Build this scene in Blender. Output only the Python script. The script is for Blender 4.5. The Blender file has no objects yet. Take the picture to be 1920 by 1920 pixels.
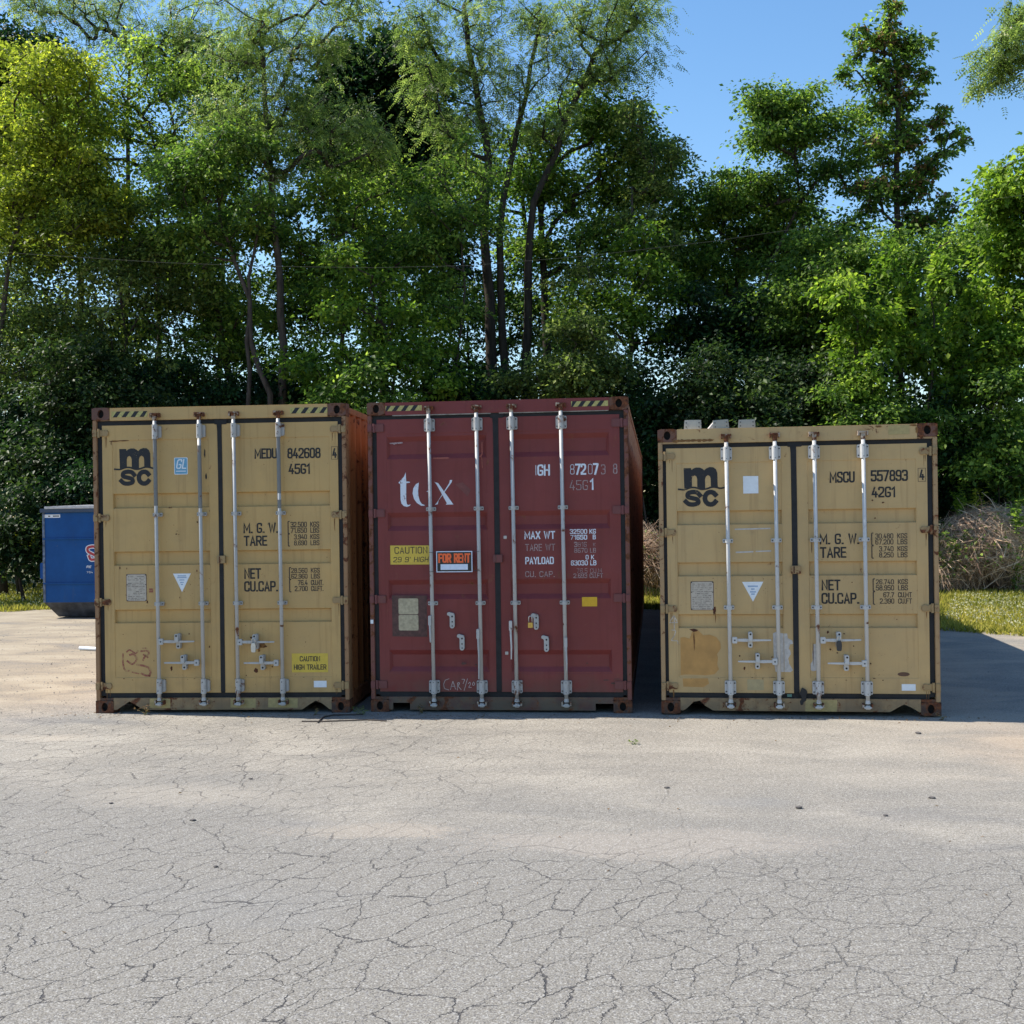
import bpy, bmesh, math, random
import numpy as np
from mathutils import Vector, Matrix

# ------------------------------------------------------------------ camera, sky, sun, exposure
scene = bpy.context.scene
COL = scene.collection
CAM_POS = np.array([1.45427, -11.10836, 1.85604])
CAM_F = np.array([-0.117741, 0.993044, -0.000202])
CAM_R = np.array([0.992945, 0.117727, -0.014136])
CAM_U = np.array([0.014013, 0.001865, 0.9999])
FPX = 2270.56                       # focal length in pixels of a 1920 px wide picture
cd = bpy.data.cameras.new('camera')
cd.sensor_width = 36; cd.sensor_fit = 'HORIZONTAL'; cd.lens = 36 * FPX / 1920
cd.clip_start = 0.05; cd.clip_end = 3000
cam = bpy.data.objects.new('camera', cd); COL.objects.link(cam); scene.camera = cam
cam.matrix_world = Matrix(((CAM_R[0], CAM_U[0], -CAM_F[0], CAM_POS[0]),
                           (CAM_R[1], CAM_U[1], -CAM_F[1], CAM_POS[1]),
                           (CAM_R[2], CAM_U[2], -CAM_F[2], CAM_POS[2]), (0, 0, 0, 1)))

SUN_FROM = Vector((-0.80, 0.085, 1.0)).normalized()      # direction towards the sun
elev = math.asin(SUN_FROM.z)
azim = math.atan2(SUN_FROM.x, SUN_FROM.y)                # clockwise from +Y
world = bpy.data.worlds.new("World"); scene.world = world; world.use_nodes = True
wn = world.node_tree; wn.nodes.clear()
wo = wn.nodes.new('ShaderNodeOutputWorld'); wb = wn.nodes.new('ShaderNodeBackground')
sky = wn.nodes.new('ShaderNodeTexSky'); sky.sky_type = 'NISHITA'; sky.sun_disc = False
sky.sun_elevation = elev; sky.sun_rotation = azim
sky.air_density = 1.15; sky.dust_density = 0.35; sky.ozone_density = 2.2; sky.altitude = 100
wb.inputs['Strength'].default_value = 0.10
hs = wn.nodes.new('ShaderNodeHueSaturation'); hs.inputs['Saturation'].default_value = 1.2
wn.links.new(sky.outputs[0], hs.inputs['Color']); wn.links.new(hs.outputs[0], wb.inputs[0]); wn.links.new(wb.outputs[0], wo.inputs[0])
sl = bpy.data.lights.new('sun', 'SUN'); sl.energy = 4.0; sl.angle = math.radians(0.5); sl.color = (1.0, 0.93, 0.82)
so = bpy.data.objects.new('sun', sl); COL.objects.link(so)
so.rotation_euler = SUN_FROM.to_track_quat('Z', 'Y').to_euler(); so.location = (-20, 0, 40)
vs = scene.view_settings
scene.display_settings.display_device = 'sRGB'
vs.view_transform = 'Standard'; vs.look = 'None'; vs.gamma = 1; vs.use_curve_mapping = False
vs.exposure = 1.0
scene.cycles.max_bounces = 8; scene.cycles.diffuse_bounces = 4; scene.cycles.transmission_bounces = 4

rng = np.random.default_rng(7)
random.seed(7)

# ------------------------------------------------------------------ helpers
def at(px, py, z=0.0):
    """ground-plane (or height z) point seen at a pixel of the 1920 px photograph"""
    d = CAM_F * FPX + CAM_R * (px - 960) + CAM_U * (960 - py)
    t = (z - CAM_POS[2]) / d[2]
    return CAM_POS + t * d

def atd(px, py, dist):
    d = CAM_F * FPX + CAM_R * (px - 960) + CAM_U * (960 - py)
    return CAM_POS + d * (dist / FPX)

def tag(o, label=None, cat=None, group=None, kind=None):
    if label: o['label'] = label
    if cat: o['category'] = cat
    if group: o['group'] = group
    if kind: o['kind'] = kind
    return o

def empty(name, loc=(0, 0, 0), rz=0.0, parent=None):
    o = bpy.data.objects.new(name, None); COL.objects.link(o)
    o.empty_display_size = 0.2
    o.location = loc; o.rotation_euler = (0, 0, rz)
    if parent: o.parent = parent
    return o

class MB:
    def __init__(s): s.v = []; s.f = []
    def box(s, x0, x1, y0, y1, z0, z1):
        i = len(s.v)
        s.v += [(x0, y0, z0), (x1, y0, z0), (x1, y1, z0), (x0, y1, z0), (x0, y0, z1), (x1, y0, z1), (x1, y1, z1), (x0, y1, z1)]
        s.f += [(i, i+3, i+2, i+1), (i+4, i+5, i+6, i+7), (i, i+1, i+5, i+4), (i+1, i+2, i+6, i+5), (i+2, i+3, i+7, i+6), (i+3, i, i+4, i+7)]
        return s
    def quad(s, a, b, c, d):
        i = len(s.v); s.v += [a, b, c, d]; s.f.append((i, i+1, i+2, i+3)); return s
    def poly(s, pts, y):                        # flat xz polygon facing -y
        i = len(s.v); s.v += [(p[0], y, p[1]) for p in pts]
        s.f.append(tuple(range(i, i+len(pts)))); return s
    def prism(s, pts, y0, y1):                  # xz polygon extruded in y
        n = len(pts); i = len(s.v)
        s.v += [(p[0], y0, p[1]) for p in pts] + [(p[0], y1, p[1]) for p in pts]
        s.f.append(tuple(range(i, i+n))); s.f.append(tuple(range(i+2*n-1, i+n-1, -1)))
        for k in range(n):
            k2 = (k+1) % n; s.f.append((i+k, i+k+n, i+k2+n, i+k2))
        return s
    def tube(s, pts, rad, n=8, caps=True):
        pts = [Vector(p) for p in pts]; m = len(pts)
        rs = rad if isinstance(rad, (list, tuple)) else [rad]*m
        i = len(s.v); prev = None
        for k, p in enumerate(pts):
            t = (pts[min(k+1, m-1)] - pts[max(k-1, 0)]).normalized()
            if prev is None:
                a = Vector((0, 0, 1)) if abs(t.z) < .9 else Vector((1, 0, 0))
                u = t.cross(a).normalized()
            else:
                u = (prev - t*prev.dot(t)).normalized()
            prev = u; w = t.cross(u)
            for j in range(n):
                an = 2*math.pi*j/n
                s.v.append(tuple(p + (u*math.cos(an) + w*math.sin(an))*rs[k]))
        for k in range(m-1):
            for j in range(n):
                j2 = (j+1) % n
                s.f.append((i+k*n+j, i+k*n+j2, i+(k+1)*n+j2, i+(k+1)*n+j))
        if caps:
            s.f.append(tuple(i+j for j in range(n-1, -1, -1))); s.f.append(tuple(i+(m-1)*n+j for j in range(n)))
        return s
    def build(s, name, mat, parent=None, smooth=False, bevel=0.0, fix=True):
        me = bpy.data.meshes.new(name); me.from_pydata(s.v, [], s.f)
        if fix or bevel:
            bm = bmesh.new(); bm.from_mesh(me)
            bmesh.ops.triangulate(bm, faces=[f for f in bm.faces if len(f.verts) > 12 and not bevel])
            bmesh.ops.recalc_face_normals(bm, faces=bm.faces)
            if bevel:
                bmesh.ops.bevel(bm, geom=[e for e in bm.edges if e.calc_face_angle(0) > .5], offset=bevel, segments=2, affect='EDGES', clamp_overlap=True)
            bm.to_mesh(me); bm.free()
        me.materials.append(mat)
        if smooth: me.polygons.foreach_set('use_smooth', [True]*len(me.polygons))
        o = bpy.data.objects.new(name, me); COL.objects.link(o)
        if parent: o.parent = parent
        return o

def share(name, me, parent, loc=(0, 0, 0), rot=(0, 0, 0), scale=(1, 1, 1)):
    o = bpy.data.objects.new(name, me); COL.objects.link(o); o.parent = parent
    o.location = loc; o.rotation_euler = rot; o.scale = scale
    return o

def flat_poly(name, pts, y, mat, parent):
    """flat print facing -y, any simple outline"""
    me = bpy.data.meshes.new(name)
    bm = bmesh.new(); vs_ = [bm.verts.new((p[0], y, p[1])) for p in pts]
    f = bm.faces.new(vs_); f.normal_update()
    if f.normal.y > 0: f.normal_flip()
    bmesh.ops.triangulate(bm, faces=bm.faces); bm.to_mesh(me); bm.free()
    me.materials.append(mat)
    o = bpy.data.objects.new(name, me); COL.objects.link(o)
    if parent: o.parent = parent
    return o

# ------------------------------------------------------------------ materials
class NT:
    def __init__(s, name):
        s.m = bpy.data.materials.new(name); s.m.use_nodes = True; s.t = s.m.node_tree; s.t.nodes.clear()
        s.out = s.n('ShaderNodeOutputMaterial')
    def n(s, typ, **kw):
        nd = s.t.nodes.new(typ)
        for k, v in kw.items(): setattr(nd, k, v)
        return nd
    def l(s, a, b): s.t.links.new(a, b)
    def val(s, sock, v):
        if isinstance(v, (int, float, tuple, list)): sock.default_value = v
        else: s.l(v, sock)
    def coord(s, scale=(1, 1, 1), rot=(0, 0, 0), kind='Object', loc=(0, 0, 0)):
        tc = s.n('ShaderNodeTexCoord'); mp = s.n('ShaderNodeMapping')
        mp.inputs['Scale'].default_value = scale; mp.inputs['Rotation'].default_value = rot; mp.inputs['Location'].default_value = loc
        s.l(tc.outputs[kind], mp.inputs[0]); return mp.outputs[0]
    def noise(s, vec, scale, detail=3, rough=.55, dist=0.0, out='Fac'):
        nd = s.n('ShaderNodeTexNoise'); s.l(vec, nd.inputs['Vector'])
        nd.inputs['Scale'].default_value = scale; nd.inputs['Detail'].default_value = detail
        nd.inputs['Roughness'].default_value = rough; nd.inputs['Distortion'].default_value = dist
        return nd.outputs[out]
    def ramp(s, fac, stops, interp='LINEAR'):
        r = s.n('ShaderNodeValToRGB'); r.color_ramp.interpolation = interp
        e = r.color_ramp.elements
        while len(e) < len(stops): e.new(0.5)
        for i, (p, c) in enumerate(stops):
            e[i].position = p; e[i].color = c if len(c) == 4 else (*c, 1)
        s.l(fac, r.inputs[0]); return r.outputs[0]
    def step(s, fac, a, b):
        mr = s.n('ShaderNodeMapRange'); mr.interpolation_type = 'SMOOTHSTEP'
        mr.inputs['From Min'].default_value = a; mr.inputs['From Max'].default_value = b
        s.l(fac, mr.inputs['Value']); return mr.outputs[0]
    def math(s, op, a, b=0.0, clamp=False):
        m = s.n('ShaderNodeMath', operation=op); m.use_clamp = clamp
        s.val(m.inputs[0], a); s.val(m.inputs[1], b); return m.outputs[0]
    def mix(s, fac, a, b, mode='MIX'):
        m = s.n('ShaderNodeMix', data_type='RGBA', blend_type=mode)
        s.val(m.inputs[0], fac)
        for i, v in ((6, a), (7, b)):
            if isinstance(v, (tuple, list)): m.inputs[i].default_value = v if len(v) == 4 else (*v, 1)
            else: s.l(v, m.inputs[i])
        return m.outputs[2]
    def bump(s, h, strength=.3, dist=.01, normal=None):
        b = s.n('ShaderNodeBump'); b.inputs['Strength'].default_value = strength; b.inputs['Distance'].default_value = dist
        s.l(h, b.inputs['Height'])
        if normal: s.l(normal, b.inputs['Normal'])
        return b.outputs[0]
    def pbr(s, col, rough=.5, metal=0.0, normal=None, spec=None):
        p = s.n('ShaderNodeBsdfPrincipled')
        if isinstance(col, (tuple, list)): p.inputs['Base Color'].default_value = col if len(col) == 4 else (*col, 1)
        else: s.l(col, p.inputs['Base Color'])
        s.val(p.inputs['Roughness'], rough); s.val(p.inputs['Metallic'], metal)
        if spec is not None: p.inputs['Specular IOR Level'].default_value = spec
        if normal: s.l(normal, p.inputs['Normal'])
        s.l(p.outputs[0], s.out.inputs[0]); return s.m
    def sep(s, vec):
        x = s.n('ShaderNodeSeparateXYZ'); s.l(vec, x.inputs[0]); return x.outputs

def simple(name, col, rough=.6, metal=0.0, var=.12, scale=30):
    t = NT(name); c = t.coord()
    n = t.noise(c, scale, 4)
    dark = tuple(v*(1-var*1.6) for v in col); lite = tuple(min(1, v*(1+var)) for v in col)
    return t.pbr(t.ramp(n, [(.3, dark), (.7, lite)]), rough, metal, t.bump(n, .12, .002))

RUST_D = (0.045, 0.016, 0.009); RUST_L = (0.26, 0.085, 0.028)

def paint(name, col, rust=.5, fade=(1.12, 1.1, 1.05), spots=.5, rough=.5, dirt=.4, streak=.35, low=0.0):
    """weathered container paint: chalked patches, vertical run marks, rust freckles and flakes.
    rust 0..1 how much of the surface is rusted through; low adds dirt in the lowest 0.35 m"""
    t = NT(name); c = t.coord()
    big = t.noise(c, 1.3, 4); mid = t.noise(c, 7, 5, .6)
    base = t.mix(t.step(big, .35, .7), col, tuple(min(1, a*b) for a, b in zip(col, fade)))
    base = t.mix(t.math('MULTIPLY', t.step(mid, .45, .75), .25), base, tuple(a*.8 for a in col))
    st = t.noise(t.coord((22, 22, .9)), 1.0, 4, .6)
    base = t.mix(t.math('MULTIPLY', t.step(st, .52, .72), streak), base, tuple(a*b for a, b in zip(col, (.62, .55, .5))))
    # dirt gathering low down
    z = t.sep(t.coord())[2]
    lowm = t.math('MULTIPLY', t.step(z, .5, .05), t.step(mid, .3, .6))
    base = t.mix(t.math('MULTIPLY', lowm, low), base, (.11, .085, .06))
    # rust: freckles + blotches
    fine = t.noise(c, 55, 3, .7); n2 = t.noise(c, 12, 6, .65, .6); n3 = t.noise(c, 2.2, 3, .5)
    fre = t.step(t.math('ADD', fine, t.math('MULTIPLY', n3, .25)), .86-.07*spots, .90-.07*spots)
    blo = t.step(t.math('ADD', n2, t.math('MULTIPLY', n3, .35)), .92-.55*rust, .99-.52*rust)
    stain = t.step(t.math('ADD', n2, t.math('MULTIPLY', n3, .35)), .84-.55*rust, .99-.52*rust)
    rc = t.ramp(t.noise(c, 34, 5, .7), [(.3, RUST_D), (.52, (.12, .04, .016)), (.72, RUST_L)])
    base = t.mix(t.math('MULTIPLY', stain, .4), base, (.2, .095, .04))
    m = t.math('MAXIMUM', fre, blo)
    colr = t.mix(m, base, rc)
    rr = t.math('ADD', rough, t.math('MULTIPLY', m, .35), True)
    h = t.math('ADD', t.math('MULTIPLY', m, .6), t.math('MULTIPLY', mid, .5))
    dent = t.noise(c, 2.6, 3, .5)
    nrm = t.bump(h, .25, .003, t.bump(dent, .6, .03))
    return t.pbr(colr, rr, 0.0, nrm, .4)

def worn(name, col, under, lo, hi):
    t = NT(name); c = t.coord(); n = t.noise(c, 75, 4, .7); n2 = t.noise(c, 14, 4, .6)
    m = t.step(t.math('ADD', t.math('MULTIPLY', n, .6), t.math('MULTIPLY', n2, .5)), lo, hi)
    return t.pbr(t.mix(t.math('MULTIPLY', m, .85), col, under), .6)
TAN = (0.47, 0.305, 0.122)
TAN2 = (0.47, 0.32, 0.148)
RED = (0.168, 0.027, 0.025)
M = {}
M['tan_door'] = paint('tan paint', TAN, .05, spots=.42, low=.2)
M['tan2_door'] = paint('tan paint lighter', TAN2, .05, spots=.45, low=.2)
M['tan_head'] = paint('tan header paint', TAN, .16, spots=.55)
M['tan2_head'] = paint('tan header paint rusty', TAN2, .20, spots=.6)
M['red_door'] = paint('oxide red paint', RED, .10, fade=(1.15, 1.3, 1.35), spots=.35, streak=.3, low=.4)
M['red_head'] = paint('oxide red header', RED, .2, fade=(1.15, 1.25, 1.3), spots=.4, streak=.3)
M['post_tan'] = paint('post paint rusted', (.27, .15, .075), .36, spots=.8)
M['post_tan2'] = paint('post paint rusted pale', (.35, .225, .115), .30, spots=.8)
M['post_red'] = paint('post red rusted', (.15, .05, .042), .45, spots=.7)
M['sill_tan'] = paint('sill paint chipped', (.29, .20, .105), .30, spots=.8, low=.5, streak=.6)
M['sill_red'] = paint('sill red dusty', (.10, .045, .04), .3, spots=.6, low=1.0)
M['casting'] = paint('casting rust', (.12, .052, .038), .45, spots=.8)
M['casting_red'] = paint('casting brown', (.115, .05, .035), .6, spots=.9)
M['casting_dark'] = paint('casting dark', (.05, .028, .024), .6, spots=.9)
M['side_tan'] = paint('side paint orange rust', (.36, .15, .06), .30, spots=.7, streak=1.0)
M['side_red'] = paint('side red rust', (.30, .115, .055), .35, spots=.6, streak=.8)
M['hinge_tan'] = paint('hinge tan', (.31, .21, .10), .36, spots=.8)
M['hinge_red'] = paint('hinge red', (.15, .045, .045), .1, spots=.3)
M['cap_tan'] = paint('cam keeper tan', (.40, .34, .28), .55, spots=.8)
M['galv'] = paint('galvanised bar', (.40, .395, .385), .2, fade=(1.1, 1.1, 1.1), spots=.25, rough=.45, streak=.35)
M['galv_w'] = paint('white painted bar', (.49, .485, .475), .18, fade=(1.08, 1.08, 1.08), spots=.3, rough=.5, streak=.2)
M['galv_d'] = paint('dark stained bar', (.17, .17, .17), .2, spots=.3, rough=.5)
M['rubber'] = simple('black rubber gasket', (.012, .012, .014), .75, var=.3, scale=14)
M['rubber_g'] = simple('grey rubber lip', (.33, .31, .29), .7, var=.25, scale=20)
M['hole'] = simple('dark hole', (.012, .011, .011), .9)
M['bolt'] = simple('dark bolt', (.045, .045, .05), .6)
M['under'] = simple('underframe', (.035, .028, .024), .85)
M['roof'] = paint('roof sheet', (.30, .24, .17), .5, spots=.8)
M['ink'] = simple('black stencil paint', (.010, .010, .013), .6, var=.25, scale=60)
M['ink'] = worn('black stencil paint', (.010, .010, .013), (.40, .27, .11), .66, .72)
M['ink_soft'] = simple('worn black stencil', (.045, .032, .025), .6, var=.4, scale=90)
M['white_ink'] = worn('white stencil paint', (.66, .70, .78), (.15, .04, .035), .63, .69)
M['white_faded'] = simple('faded white stencil', (.36, .26, .26), .65, var=.35, scale=90)
M['white_sticker'] = simple('white sticker', (.72, .76, .80), .5, var=.04)
M['grey_patch'] = simple('grey repaint patch', (.40, .32, .17), .6, var=.06)
M['blue_sticker'] = simple('pale blue sticker', (.12, .33, .50), .4, var=.05)
M['yellow'] = simple('yellow sticker', (.62, .44, .055), .45, var=.06)
M['yellow2'] = simple('amber label', (.62, .36, .01), .45, var=.05)
M['yellow_tape'] = simple('hazard yellow', (.44, .38, .13), .6, var=.2, scale=60)
M['black'] = simple('sign black', (.012, .012, .014), .35, var=.1)
M['orange'] = simple('sign orange', (.85, .13, .03), .4, var=.05)
M['sign_white'] = simple('sign white', (.62, .70, .85), .4, var=.05)
M['plate_grey'] = simple('data plate', (.46, .40, .33), .5, metal=.1, var=.10, scale=30)
M['plate_worn'] = simple('worn data plate', (.42, .36, .24), .6, var=.16, scale=40)
M['plate_dark'] = simple('plate backing', (.085, .035, .03), .6, var=.3)
M['plate_ink'] = simple('engraved print', (.16, .13, .12), .6)
M['print_blue'] = simple('pale print', (.30, .40, .55), .6)
M['rust_spot'] = simple('rust scab', (.085, .026, .012), .9, var=.5, scale=60)
M['rust_run'] = simple('rust run', (.21, .10, .03), .85, var=.3, scale=40)
M['ochre'] = simple('ochre repaint', (.46, .245, .07), .55, var=.12, scale=8)
M['red_smear'] = worn('red paint smear', (.27, .07, .05), (.44, .28, .11), .50, .62)
M['primer'] = simple('pale primer patch', (.50, .47, .44), .65, var=.12, scale=35)
M['pale_panel'] = simple('pale touch-up', (.40, .31, .13), .6, var=.12)
M['brass'] = simple('brass', (.55, .36, .09), .35, .7, .08)
M['steel'] = simple('steel shackle', (.55, .55, .53), .35, .7, .08)
M['lock_black'] = simple('black lock body', (.03, .03, .035), .4)
M['teal'] = simple('teal tag', (.10, .22, .18), .6)
M['bracket'] = paint('bracket grey', (.30, .31, .29), .22, spots=.5)

# ------------------------------------------------------------------ stroke lettering
def rnd(pts, closed, r):
    if r <= 0: return pts
    n = len(pts); out = []
    for i, p in enumerate(pts):
        if not closed and i in (0, n-1): out.append(p); continue
        a = Vector(pts[i-1]); b = Vector(p); c = Vector(pts[(i+1) % n])
        d1 = (a-b); d2 = (c-b); k = min(r, d1.length*.49, d2.length*.49)
        p1 = b + d1.normalized()*k; p2 = b + d2.normalized()*k
        for t in (0, .25, .5, .75, 1):
            q = p1*(1-t)**2 + b*2*t*(1-t) + p2*t*t; out.append((q.x, q.y))
    return out
W_ = .46
G = {  # glyph: (advance width, [(closed, radius, points)])
 'A': (W_, [(0, 0, [(0, 0), (W_/2, 1), (W_, 0)]), (0, 0, [(.09, .3), (W_-.09, .3)])]),
 'B': (W_, [(1, .16, [(0, 0), (0, .53), (W_, .53), (W_, 0)]), (1, .16, [(0, .53), (0, 1), (W_*.95, 1), (W_*.95, .53)]), (0, 0, [(0, 0), (0, 1)])]),
 'C': (W_, [(0, .2, [(W_, .76), (W_, 1), (0, 1), (0, 0), (W_, 0), (W_, .24)])]),
 'D': (W_, [(1, .18, [(0, 0), (0, 1), (W_, 1), (W_, 0)]), (0, 0, [(0, 0), (0, 1)])]),
 'E': (W_*.85, [(0, 0, [(W_*.85, 1), (0, 1), (0, 0), (W_*.85, 0)]), (0, 0, [(0, .52), (W_*.75, .52)])]),
 'F': (W_*.85, [(0, 0, [(W_*.85, 1), (0, 1), (0, 0)]), (0, 0, [(0, .52), (W_*.75, .52)])]),
 'G': (W_, [(0, .2, [(W_, .80), (W_, 1), (0, 1), (0, 0), (W_, 0), (W_, .44), (W_*.55, .44)])]),
 'H': (W_, [(0, 0, [(0, 0), (0, 1)]), (0, 0, [(W_, 0), (W_, 1)]), (0, 0, [(0, .5), (W_, .5)])]),
 'I': (.04, [(0, 0, [(.02, 0), (.02, 1)])]),
 'K': (W_, [(0, 0, [(0, 0), (0, 1)]), (0, 0, [(W_, 1), (.04, .42)]), (0, 0, [(.14, .55), (W_, 0)])]),
 'L': (W_*.8, [(0, 0, [(0, 1), (0, 0), (W_*.8, 0)])]),
 'M': (W_*1.35, [(0, 0, [(0, 0), (0, 1), (W_*.67, .25), (W_*1.35, 1), (W_*1.35, 0)])]),
 'N': (W_, [(0, 0, [(0, 0), (0, 1), (W_, 0), (W_, 1)])]),
 'O': (W_, [(1, .2, [(0, 0), (0, 1), (W_, 1), (W_, 0)])]),
 'P': (W_, [(0, .18, [(0, .45), (W_, .45), (W_, 1), (0, 1)]), (0, 0, [(0, 0), (0, 1)])]),
 'R': (W_, [(0, .18, [(0, .48), (W_, .48), (W_, 1), (0, 1)]), (0, 0, [(0, 0), (0, 1)]), (0, 0, [(W_*.5, .48), (W_, 0)])]),
 'S': (W_, [(0, .2, [(W_, .82), (W_, 1), (0, 1), (0, .56), (W_, .44), (W_, 0), (0, 0), (0, .18)])]),
 'T': (W_, [(0, 0, [(0, 1), (W_, 1)]), (0, 0, [(W_/2, 0), (W_/2, 1)])]),
 'U': (W_, [(0, .2, [(0, 1), (0, 0), (W_, 0), (W_, 1)])]),
 'V': (W_, [(0, 0, [(0, 1), (W_/2, 0), (W_, 1)])]),
 'W': (W_*1.45, [(0, 0, [(0, 1), (W_*.36, 0), (W_*.72, .9), (W_*1.09, 0), (W_*1.45, 1)])]),
 'X': (W_, [(0, 0, [(0, 0), (W_, 1)]), (0, 0, [(0, 1), (W_, 0)])]),
 'Y': (W_, [(0, 0, [(0, 1), (W_/2, .45), (W_, 1)]), (0, 0, [(W_/2, .45), (W_/2, 0)])]),
 '0': (W_, [(1, .2, [(0, 0), (0, 1), (W_, 1), (W_, 0)])]),
 '1': (W_*.5, [(0, 0, [(0, .8), (W_*.45, 1), (W_*.45, 0)])]),
 '2': (W_, [(0, .18, [(0, .80), (0, 1), (W_, 1), (W_, .56), (0, .1)]), (0, 0, [(0, .12), (0, 0), (W_, 0)])]),
 '3': (W_, [(0, .18, [(0, .86), (0, 1), (W_, 1), (W_, .53), (W_*.45, .53)]), (0, .18, [(W_*.45, .53), (W_, .53), (W_, 0), (0, 0), (0, .14)])]),
 '4': (W_, [(0, 0, [(W_*.5, 1), (0, .26), (W_, .26)]), (0, 0, [(W_*.74, .5), (W_*.74, 0)])]),
 '5': (W_, [(0, 0, [(W_, 1), (0.02, 1), (0, .56)]), (0, .18, [(0, .56), (W_, .6), (W_, 0), (0, 0), (0, .14)])]),
 '6': (W_, [(0, .2, [(W_, .86), (W_, 1), (0, 1), (0, 0), (W_, 0), (W_, .54), (0, .54)])]),
 '7': (W_, [(0, 0, [(0, 1), (W_, 1), (W_*.3, 0)])]),
 '8': (W_, [(1, .18, [(0, 0), (0, .53), (W_, .53), (W_, 0)]), (1, .18, [(.02, .53), (.02, 1), (W_-.02, 1), (W_-.02, .53)])]),
 '9': (W_, [(0, .2, [(0, .14), (0, 0), (W_, 0), (W_, 1), (0, 1), (0, .46), (W_, .46)])]),
 '.': (.05, [(0, 0, [(0, 0), (.06, 0)])]),
 '(': (.14, [(0, .14, [(.16, 1.1), (0, 1.1), (0, -.1), (.16, -.1)])]),
 '/': (W_*.6, [(0, 0, [(0, -.05), (W_*.6, 1.05)])]),
 "'": (.05, [(0, 0, [(.02, .8), (.02, 1)])]),
 '-': (W_*.6, [(0, 0, [(0, .5), (W_*.6, .5)])]),
}
def ribbon(mb, pts, closed, th, fn):
    """quad strip of width th about a polyline; fn maps (u, v) to 3-D"""
    n = len(pts); P = [Vector(p) for p in pts]; L_ = []; R_ = []
    for i in range(n):
        if closed: a, c = P[i-1], P[(i+1) % n]
        else: a, c = (P[i-1] if i else None), (P[i+1] if i < n-1 else None)
        d1 = (P[i]-a).normalized() if a is not None and (P[i]-a).length > 1e-9 else None
        d2 = (c-P[i]).normalized() if c is not None and (c-P[i]).length > 1e-9 else None
        if d1 is None: d1 = d2
        if d2 is None: d2 = d1
        t = (d1+d2)
        t = t.normalized() if t.length > 1e-6 else d1
        nn = Vector((-t.y, t.x)); k = th/2/max(.55, nn.dot(Vector((-d1.y, d1.x))))
        p = P[i].copy()
        if not closed and i == 0: p = p - d2*th*.5
        if not closed and i == n-1: p = p + d1*th*.5
        L_.append(fn(*(p+nn*k))); R_.append(fn(*(p-nn*k)))
    b = len(mb.v); mb.v += [v for pr in zip(L_, R_) for v in pr]
    for i in range(n if closed else n-1):
        j = (i+1) % n
        mb.f.append((b+2*i, b+2*i+1, b+2*j+1, b+2*j))

def text(name, s, x0, x1, z0, z1, y, mat, parent, th=.15, weights=None, skew=0.0, gap=.22, space=.42, slope=0.0, fn=None):
    """letter s into the box x0..x1, z0..z1 (cap height) on the plane y"""
    pos = 0; items = []
    for ch in s:
        if ch == ' ': pos += space; continue
        w, st = G[ch]; items.append((pos, st)); pos += w + gap
    tot = pos - gap + th
    h = (z1-z0); sy = h/(1+th); sx = (x1-x0)/tot
    mb = MB()
    f0 = fn or (lambda u, v: (u, y, v))
    layer = [0]
    for k, (px, st) in enumerate(items):
        w = th*(weights[k] if weights else 1)
        for (cl, r, pts) in st:
            q = [((px+th/2+u+skew*v)*sx, (v+th/2)*sy) for u, v in rnd([Vector(p)[:] for p in pts], cl, r)]
            layer[0] += 1
            off = -0.00004*(layer[0] % 6)
            ribbon(mb, q, cl, w*sy*.95, lambda u, v, o=off: (lambda a: (a[0], a[1]+o, a[2]))(f0(x0+u, z0+v+slope*u)))
    return mb.build(name, mat, parent, fix=False)

# ------------------------------------------------------------------ container
def casting(x0, z0, mat, parent, sx=1, y0=-0.002, depth=.162, front=True):
    """corner casting with an oval hole sunk in its front face"""
    w, h = .172, .118
    cx, cz = x0+w/2, z0+h/2
    n = 24; mb = MB(); out = []; inn = []
    for k in range(n):
        a = 2*math.pi*k/n; c, s_ = math.cos(a), math.sin(a)
        m = max(abs(c)/(w/2), abs(s_)/(h/2)); out.append((cx+c/m, cz+s_/m))
        inn.append((cx+.030*c, cz+.040*s_))
    V = mb.v
    V += [(p[0], y0, p[1]) for p in out] + [(p[0], y0, p[1]) for p in inn] + [(p[0], y0+.045, p[1]) for p in inn]
    for k in range(n):
        j = (k+1) % n
        mb.f.append((k, j, n+j, n+k)); mb.f.append((n+k, n+j, 2*n+j, 2*n+k))
    x1, z1 = x0+w, z0+h; y1 = y0+depth
    b = len(V)
    V += [(x0, y0, z0), (x1, y0, z0), (x1, y0, z1), (x0, y0, z1), (x0, y1, z0), (x1, y1, z0), (x1, y1, z1), (x0, y1, z1)]
    mb.f += [(b, b+1, b+5, b+4), (b+1, b+2, b+6, b+5), (b+2, b+3, b+7, b+6), (b+3, b, b+4, b+7), (b+4, b+5, b+6, b+7)]
    o = mb.build('corner_casting', mat, parent)
    k_ = MB(); k_.poly(inn, y0+.045).build('hole', M['hole'], o)
    return o

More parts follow.
